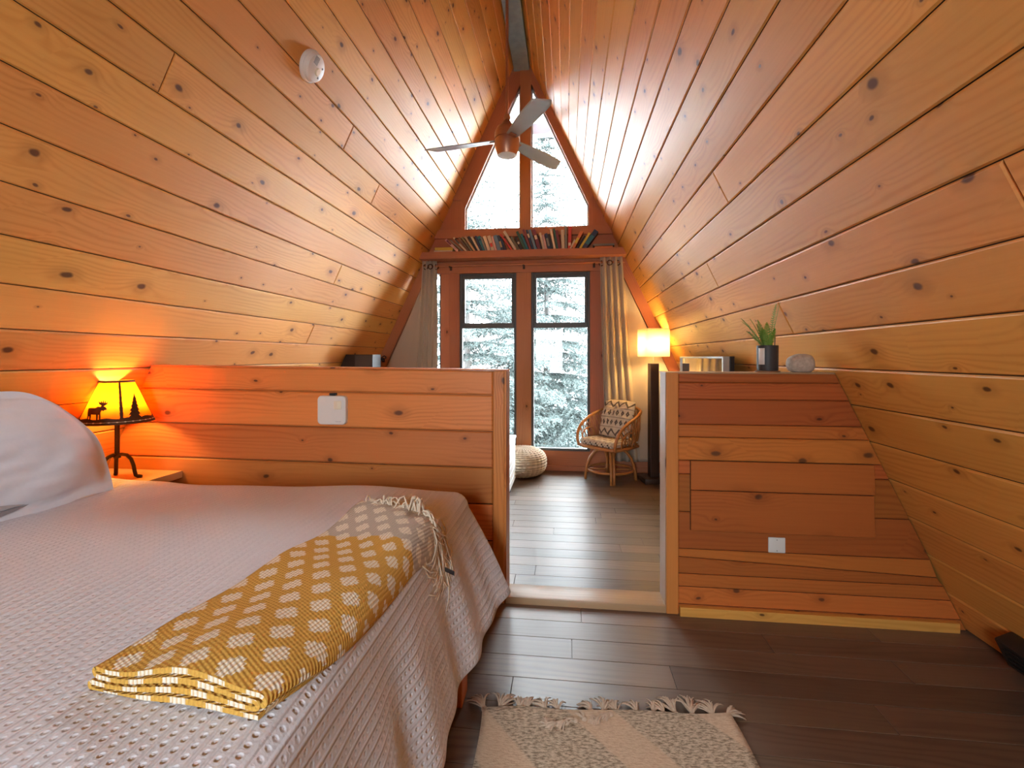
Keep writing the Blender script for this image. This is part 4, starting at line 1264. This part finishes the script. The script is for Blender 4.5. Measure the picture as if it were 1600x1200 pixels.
# ------------------------------------------------------------------ rattan chair with its two cushions
ch = empty('rattan_chair', (.45, 4.93, FZ), math.radians(-45), label='honey coloured rattan swivel armchair by the right window', cat='chair')
b = MB(); rz_ = .105
b.tube([(.225*math.cos(i*2*PI/40), .225*math.sin(i*2*PI/40), rz_) for i in range(40)], .013, 8, closed=True); b.build('foot_ring', RATTAN, ch, smooth=True)
for k in range(4):
    a = math.radians(45+90*k); c_, s_ = math.cos(a), math.sin(a)
    b = MB()
    for o_ in (-.014, .014):
        pr = [(.255, 0), (.25, .07), (.235, .15), (.205, .225), (.16, .285), (.11, .315), (.06, .32)]
        b.tube([(r*c_-s_*o_, r*s_+c_*o_, z) for r, z in pr], .0135, 8)
    pr = [(.10, .315), (.055, .29), (.035, .22), (.033, .12), (.05, .105)]
    b.tube([(r*c_, r*s_, z) for r, z in pr], .011, 8)
    pr = [(.05, .105), (.22, .105)]
    b.tube([(r*c_, r*s_, z) for r, z in pr], .009, 6)
    b.build('leg', RATTAN, ch, smooth=True)
b = MB(); b.lathe([(0, .32), (.10, .32), (.10, .335), (0, .335)], n=24); b.build('swivel_plate', BLACKM, ch, smooth=.6)
b = MB()
sw = .235
seatpts = [(-sw, -.21), (-.15, -.235), (.15, -.235), (sw, -.21), (sw+.01, 0), (.21, .17), (.12, .225), (-.12, .225), (-.21, .17), (-sw-.01, 0)]
b.tube([(x, y, .35) for x, y in seatpts], .017, 8, closed=True)
for x in (-.14, -.05, .05, .14): b.tube([(x, -.23, .345), (x, .22, .345)], .008, 6)
b.build('seat_frame', RATTAN, ch, smooth=True)
def smooth_path(P, n=6):
    P = [Vector(p) for p in P]; out = []
    for i in range(len(P)-1):
        p0, p1, p2, p3 = P[max(i-1, 0)], P[i], P[i+1], P[min(i+2, len(P)-1)]
        for k in range(n):
            t_ = k/n
            out.append(.5*((2*p1)+(p2-p0)*t_+(2*p0-5*p1+4*p2-p3)*t_*t_+(3*p1-p0-3*p2+p3)*t_**3))
    out.append(P[-1]); return out
rail = smooth_path([(-.235, -.215, .345), (-.252, -.225, .43), (-.265, -.17, .535), (-.272, -.06, .605), (-.27, .07, .655), (-.225, .20, .70), (-.11, .275, .725), (0, .29, .73),
                    (.11, .275, .725), (.225, .20, .70), (.27, .07, .655), (.272, -.06, .605), (.265, -.17, .535), (.252, -.225, .43), (.235, -.215, .345)], 6)
b = MB(); b.tube(rail, .0155, 10); b.build('arm_rail', RATTAN, ch, smooth=True)
def on_rail(t_):
    i = t_*(len(rail)-1); k = int(min(i, len(rail)-2)); return rail[k].lerp(rail[k+1], i-k)
def on_seat(t_):
    P = smooth_path([(-.24, -.10, .36), (-.235, .04, .36), (-.20, .17, .36), (-.11, .225, .36), (0, .235, .36), (.11, .225, .36), (.20, .17, .36), (.235, .04, .36), (.24, -.10, .36)], 6)
    i = t_*(len(P)-1); k = int(min(i, len(P)-2)); return P[k].lerp(P[k+1], i-k)
b = MB()
for k in range(23):
    t0 = k/22; a_, c_ = on_rail(.14+.72*t0), on_seat(t0)
    b.tube([c_, c_.lerp(a_, .5)+Vector((c_.x, c_.y, 0))*.06, a_], .005, 6)
for k in range(22):
    for d_ in (-.10, .10):
        t0 = k/21; t1 = min(max(t0+d_, 0), 1)
        a_, c_ = on_rail(.14+.72*t1), on_seat(t0)
        b.tube([c_, c_.lerp(a_, .5)+Vector((c_.x, c_.y, 0))*.055, a_], .0032, 5)
b.build('lattice_back', RATTAN, ch, smooth=True)
for s_ in (-1, 1):
    b = MB()
    b.tube(smooth_path([(s_*.245, -.13, .365), (s_*.262, -.14, .44), (s_*.266, -.07, .50), (s_*.262, .02, .50), (s_*.255, .05, .43), (s_*.245, .03, .365)], 5), .008, 7)
    b.build('arm_loop', RATTAN, ch, smooth=True)

def M_chair(loc, rot): return Matrix.Translation((.45, 4.93, FZ)) @ Matrix.Rotation(math.radians(-45), 4, 'Z') @ Matrix.Translation(loc) @ rot
sc_ = MB()
bm = bmesh.new(); bmesh.ops.create_cube(bm, size=1)
for v in bm.verts: v.co = (v.co.x*.45, v.co.y*.42, v.co.z*.055)
bmesh.ops.bevel(bm, geom=bm.edges[:], offset=.02, segments=4, affect='EDGES')
for f in bm.faces:
    P = [v.co.copy() for v in f.verts]; sc_.add(P, [(p.x, p.y+p.z*1.0) for p in P])
bm.free()
o = sc_.build('seat_cushion', SEATW, smooth=.8); o.matrix_world = M_chair((0, -.025, .3955), Matrix.Identity(4))
setp(o, 'cream and black striped seat cushion on the rattan chair', 'cushion')
bp = pillow_mesh(.40, .40, .13, .0, 9, 2.6)
bp.uv = [[(u*.40, v*.40) for u, v in q] for q in bp.uv]
o = bp.build('back_cushion', AZTEC, smooth=True); o.matrix_world = M_chair((0, .105, .615), Matrix.Rotation(math.radians(72), 4, 'X'))
setp(o, 'cream cushion with black zigzag bands standing on the rattan chair', 'cushion')

# ------------------------------------------------------------------ pouf
pf = empty('knitted_pouf', (-.475, 4.985, FZ), label='round cream knitted pouf on the floor beside the white chest', cat='pouf')
b = MB(); nu, nv = 120, 60; PR, PH = .265, .30
def pouf(u, v):
    a = u*2*PI; ph_ = (v-.5)*PI
    rc = math.copysign(abs(math.cos(ph_))**.62, 1); rs = math.copysign(abs(math.sin(ph_))**.85, math.sin(ph_))
    k = 30
    row = v*20
    st_ = abs(math.sin(a*k/2+ (int(row) % 2)*PI/2*0))*.5+.5*abs(math.sin(row*PI))
    d_ = .017*(st_-.5)*min(1, rc*3)
    r = (PR+d_)*rc
    return (r*math.cos(a), r*math.sin(a), PH/2+(PH/2+d_*.6)*rs)
b.grid(pouf, nu*2, nv*3); b.build('knit_cover', POUFY, pf, smooth=True)
b = MB(); b.lathe([(.0, PH+.004), (.014, PH+.003), (.02, PH-.004)], n=12); b.build('centre_knot', POUFY, pf, smooth=True)

# ------------------------------------------------------------------ white slatted chest behind the left half wall, black speaker
wc = empty('white_chest', (-.50, 4.05, FZ), label='white slatted chest behind the end of the left half wall', cat='chest')
b = MB()
for k in range(6):
    b.rnd(); z0 = .06+k*.068; b.box(-.016, 0, -.57, .57, z0, z0+.064, 'y', .004)
b.build('side_panel', WHITEW, wc, weld=0)
b = MB(); b.box(-.86, -.017, -.56, .56, .06, .46); b.build('body', WHITEW, wc, weld=0)
b = MB(); b.box(-.88, .006, -.585, .585, .461, .487, 'y', .005); b.build('lid', WHITEW, wc, weld=0)
for x in (-.82, -.03):
    for y in (-.53, .30):
        b = MB(); b.lathe([(.016, 0), (.022, .06)], (x, y, 0), 10); b.build('leg', DARKW, wc, smooth=.8)
spk = empty('loudspeaker', (-1.97, 4.40, 0), label='small black loudspeaker showing above the left half wall near the curtain', cat='speaker')
b = MB(); zt = 1.195; zb0 = 1.04
b.prism([(xl(zb0)+.02+1.97, zb0), (.135, zb0), (.135, zt), (xl(zt)+.02+1.97, zt)], -.10, .10); b.build('cabinet', BLACKP, spk)
b = MB(); b.box(-.04, .13, -.106, -.101, zb0+.01, zt-.008, 'x', .002); b.build('front_grille', plain('charcoal_speaker_cloth', (.05, .055, .065), .6, nscale=200, namp=.3), spk)
b = MB(); b.tube([(.06, 0, FZ+.02), (.06, 0, zb0)], .02, 10); b.lathe([(0, FZ), (.13, FZ), (.13, FZ+.02), (0, FZ+.022)], (.06, 0, 0), 24); b.build('stand', BLACKM, spk, smooth=.7)

# ------------------------------------------------------------------ tall mirror behind the right half wall
mr = empty('standing_mirror', (1.03, 3.82, FZ), label='silver framed mirror standing behind the right half wall beside the floor lamp', cat='mirror')
zt = 1.262; y0, y1 = -.60, .58
b = MB(); b.box(-.002, .02, y0+.02, y1-.02, .02, zt-.015); b.build('mirror_glass', MIRRORG, mr)
b = MB()
for a_, c_, d_, e_ in ((y0, y0+.02, 0, zt), (y1-.02, y1, 0, zt)): b.box(-.012, .03, a_, c_, d_, e_, 'z', .003)
for d_, e_ in ((0, .02), (zt-.015, zt)): b.box(-.012, .03, y0+.02, y1-.02, d_, e_, 'y', .003)
b.build('frame', SILVER, mr)
b = MB(); b.box(.03, .06, y0-.006, y1+.006, 0, zt, 'z', .003); b.build('backing_board', BLACKP, mr)

# ------------------------------------------------------------------ plant, saucer and stone on the right half wall
PX, PY = .915, 2.275
so = MB(); so.rnd(); so.lathe([(0, 0), (.052, 0), (.053, .006), (.048, .007), (0, .007)], n=28)
o = so.build('saucer', wood('cork_brown_wood', (.33, .15, .07), (.2, .08, .04), 0), smooth=.6); o.location = (PX, PY, PZ+.003); setp(o, 'thin brown wooden saucer under the fern pot', 'saucer')
fp = empty('potted_fern', (PX, PY, PZ+.0105), label='small green fern in a charcoal pot on the right half wall', cat='potted plant')
b = MB(); b.lathe([(0, 0), (.043, 0), (.044, .003), (.045, .112), (.044, .115), (.0415, .115), (.0405, .10)], n=36); b.build('pot', POT, fp, smooth=.6)
b = MB(); b.lathe([(.0405, .098), (.02, .102), (0, .103)], n=24); b.build('soil', SOIL, fp, smooth=True)
b = MB()
for k in range(6):
    a0 = math.radians(198+k*6); a1 = math.radians(198+(k+1)*6)
    b.add([(.0456*math.cos(a0), .0456*math.sin(a0), .028), (.0456*math.cos(a1), .0456*math.sin(a1), .028), (.0456*math.cos(a1), .0456*math.sin(a1), .102), (.0456*math.cos(a0), .0456*math.sin(a0), .102)])
o = b.build('paper_label', WHITEP, fp, smooth=True); solid(o, .0006)
def frond(az, L, lean, droop, seed):
    rr = random.Random(seed); mb = MB(); c_, s_ = math.cos(az), math.sin(az)
    pts = []; n = 21; r = .012; z = .10; th = lean
    for i in range(n+1):
        pts.append(Vector((r*c_, r*s_, z))); st_ = L/n
        th += droop/n*(i/n)
        r += st_*math.sin(th); z += st_*math.cos(th)
    mb.tube(pts, [.0016*(1-.6*i/n) for i in range(n+1)], 5)
    side = Vector((-s_, c_, 0))
    for i in range(3, n+1):
        t_ = i/n; ln = .024*math.sin(min(1, .25+t_*1.4)*PI*.5)*(1-t_**3*.85)
        d = (pts[i]-pts[i-1]).normalized()
        for q in (-1, 1):
            o_ = (side*q+d*.35+Vector((0, 0, rr.uniform(-.1, .25)))).normalized()
            w_ = d*.0021
            p = pts[i]
            mb.add([p-w_*.8, p+o_*ln*.55-w_*1.1, p+o_*ln, p+o_*ln*.55+w_*1.1, p+w_*.8])
    o = mb.build('frond', FERN, fp); solid(o, .0006)
vA = math.atan2(PY, PX)
for az, L, lean, dr, sd_ in ((vA+1.45, .15, .50, .8, 1), (vA+1.9, .165, .55, .45, 2), (vA+1.1, .115, .25, .4, 3), (vA+2.3, .13, .22, .5, 4), (vA-.9, .20, .10, .35, 5), (vA-1.5, .205, .16, .12, 6), (vA+.4, .10, .3, .7, 7), (vA+3.1, .12, .3, .6, 8), (vA-2.4, .09, .25, .6, 10), (vA+1.6, .145, .32, .5, 11), (vA+2.0, .11, .7, .5, 12)):
    frond(az, L*1.04, lean, dr, sd_)
b = MB(); b.tube([(.026, -.012, .10), (.028, -.012, .155)], .0018, 6); b.build('plant_stake', BLACKP, fp)
b = MB()
bm = bmesh.new(); bmesh.ops.create_icosphere(bm, subdivisions=4, radius=1)
for v in bm.verts:
    p = v.co.copy(); q = Vector([math.copysign(abs(c_)**.78, c_) for c_ in p])
    q *= 1+.07*mn.noise(p*1.6)+.02*mn.noise(p*5)
    v.co = (q.x*.058, q.y*.042, max(q.z*.044, -.0395))
for f in bm.faces: b.add([v.co.copy() for v in f.verts])
bm.free()
o = b.build('stone', STONE, smooth=True); o.location = (1.062, 2.283, PZ+.0425); setp(o, 'rounded speckled grey stone on the right half wall beside the fern', 'stone')

# ------------------------------------------------------------------ rug with tassels
rug = empty('rug', (.17, .925, 0), math.radians(4.2), label='oatmeal woven rug with knotted tassels on the floor beside the bed', cat='rug')
b = MB()
def rugf(u, v):
    x, y = (u-.5)*.80, (v-.5)*1.26
    return (x+.004*math.sin(y*14), y+.006*math.sin(x*19), .012+.002*math.sin(x*23)*math.sin(y*17))
b.grid(rugf, 40, 60); o = b.build('woven_body', RUG, rug, smooth=True); solid(o, .012, -1)
def tassel(x, y, ang, L, seed, parent, z0=.012):
    rr = random.Random(seed); mb = MB()
    mb.lathe([(.0, -.009), (.008, -.006), (.011, 0), (.008, .007), (0, .009)], (x, y, z0), 10)
    for k in range(22):
        a = ang+rr.gauss(0, .28); c_, s_ = math.cos(a), math.sin(a); l_ = L*rr.uniform(.8, 1.1)
        h_ = rr.uniform(.004, .016); wv = rr.uniform(-.35, .35); pts = []
        for i in range(6):
            t_ = i/5; a2 = a+wv*t_
            pts.append((x+math.cos(a2)*l_*t_, y+math.sin(a2)*l_*t_, max(.003, z0*(1-t_*.8)+h_*math.sin(t_*PI)+.003)))
        mb.tube(pts, [.0028, .0028, .0026, .0024, .002, .0012], 5)
    return mb.build('tassel', RUGYARN, parent, smooth=True)
rr = random.Random(21)
for k in range(17):
    x = -.385+.77*k/16+rr.uniform(-.012, .012)
    if k == 6: continue
    tassel(x, .632, PI/2+rr.gauss(0, .32)+(.7 if k == 0 else 0)-(.5 if k == 16 else 0), rr.uniform(.06, .095), 50+k, rug)
for k in range(8):
    f_ = k/7
    tassel(-.185+.20*f_, .555+.055*f_, PI*1.05+rr.gauss(0, .5), rr.uniform(.04, .06), 90+k, rug, .022)

# ------------------------------------------------------------------ black box low on the right slope
bb2 = empty('black_heater_box', label='black box fixed low on the right sloped wall by the floor', cat='wall box')
bb2.matrix_world = slope_frame(1, .10, 1.70)
b = MB(); b.box(-.22, .28, -.02, .09, .001, .07, 'x', .008); b.build('case', BLACKP, bb2, smooth=.5)
b = MB()
for k in range(4): b.box(-.19, .25, -.005+k*.022, .005+k*.022, .0705, .073, 'x')
b.build('vent_slat', BLACKM, bb2)

# ------------------------------------------------------------------ outside: snow, conifers
g = MB(); g.grid(lambda u, v: ((u-.5)*120, 7+v*110, -3.4+.5*math.sin(u*25)*math.sin(v*17)), 60, 50)
setp(g.build('ground', SNOW, smooth=True), kind='structure')

def conifer(loc, H, Rb, whorls, label, seed, mat, droop=.55, per=8, needle=.05, zlow=.08, dens=1.0):
    root = empty('spruce_tree', loc, label=label, cat='tree', group='snowy spruces outside the windows')
    rr = random.Random(seed)
    b = MB(); b.tube([(0, 0, -.3), (.02, .01, H*.5), (0, 0, H*.98)], [Rb*.04, Rb*.02, .008], 8); b.build('trunk', BARK, root, smooth=True)
    f = MB()
    for i in range(whorls):
        t_ = zlow+(1-zlow)*(i+rr.uniform(-.3, .3))/whorls
        z = H*min(t_, .985)
        L0 = Rb*(1-t_)**.8+.10
        for k in range(per):
            if rr.random() > dens: continue
            a = 2*PI*(k+rr.random()*.8)/per+i*1.1
            L = L0*rr.uniform(.65, 1.1); c_, s_ = math.cos(a), math.sin(a)
            n = max(5, int(L/.11))
            P = []
            for q in range(n+1):
                u = q/n; P.append(Vector((c_*L*u, s_*L*u, z+L*(.12*u-droop*u*u+.30*u**3))))
            f.tube(P, [.012*(1-u_/n)+.003 for u_ in range(n+1)], 4, caps=False)
            side = Vector((-s_, c_, 0))
            for q in range(1, n+1):
                u = q/n
                tl = (.34*L*(1-u*.75)*(.35+.65*min(1, u*3)))
                for sg in (-1, 1):
                    for rep in range(1):
                        d = (side*sg*rr.uniform(.7, 1.1)+Vector((c_, s_, 0))*rr.uniform(.4, .9)+Vector((0, 0, rr.uniform(-.45, .05)))).normalized()
                        m_ = max(4, int(tl/.026)); p0 = P[q]
                        for w_ in range(m_):
                            v_ = (w_+rr.random())/m_
                            p = p0+d*(tl*v_)+Vector((0, 0, -.25*tl*v_*v_))
                            for _ in range(4):
                                nd = (d*.7+Vector((rr.uniform(-1, 1), rr.uniform(-1, 1), rr.uniform(-.9, .6)))).normalized()*needle*rr.uniform(.7, 1.3)
                                wd_ = nd.orthogonal().normalized()*needle*.17
                                f.add([p-wd_, p+wd_, p+nd])
    f.build('foliage', mat, root, weld=0)
    return root
conifer((-.45, 10.4, -3.4), 9.7, 3.2, 34, 'tall spruce straight outside the windows with its tip in the gable', 1, NEEDLE, needle=.06)
conifer((-1.85, 8.6, -3.4), 8.5, 3.1, 30, 'spruce close outside the left windows with long boughs', 2, NEEDLE, needle=.055, droop=.5)
conifer((1.7, 13.3, -3.4), 7.6, 3.6, 30, 'wide pale spruce filling the right window', 3, NEEDLE2, needle=.075)
conifer((-1.6, 16.5, -3.4), 9.0, 3.4, 22, 'pale spruce further off behind the close left spruce', 4, NEEDLE2, per=7, needle=.08)
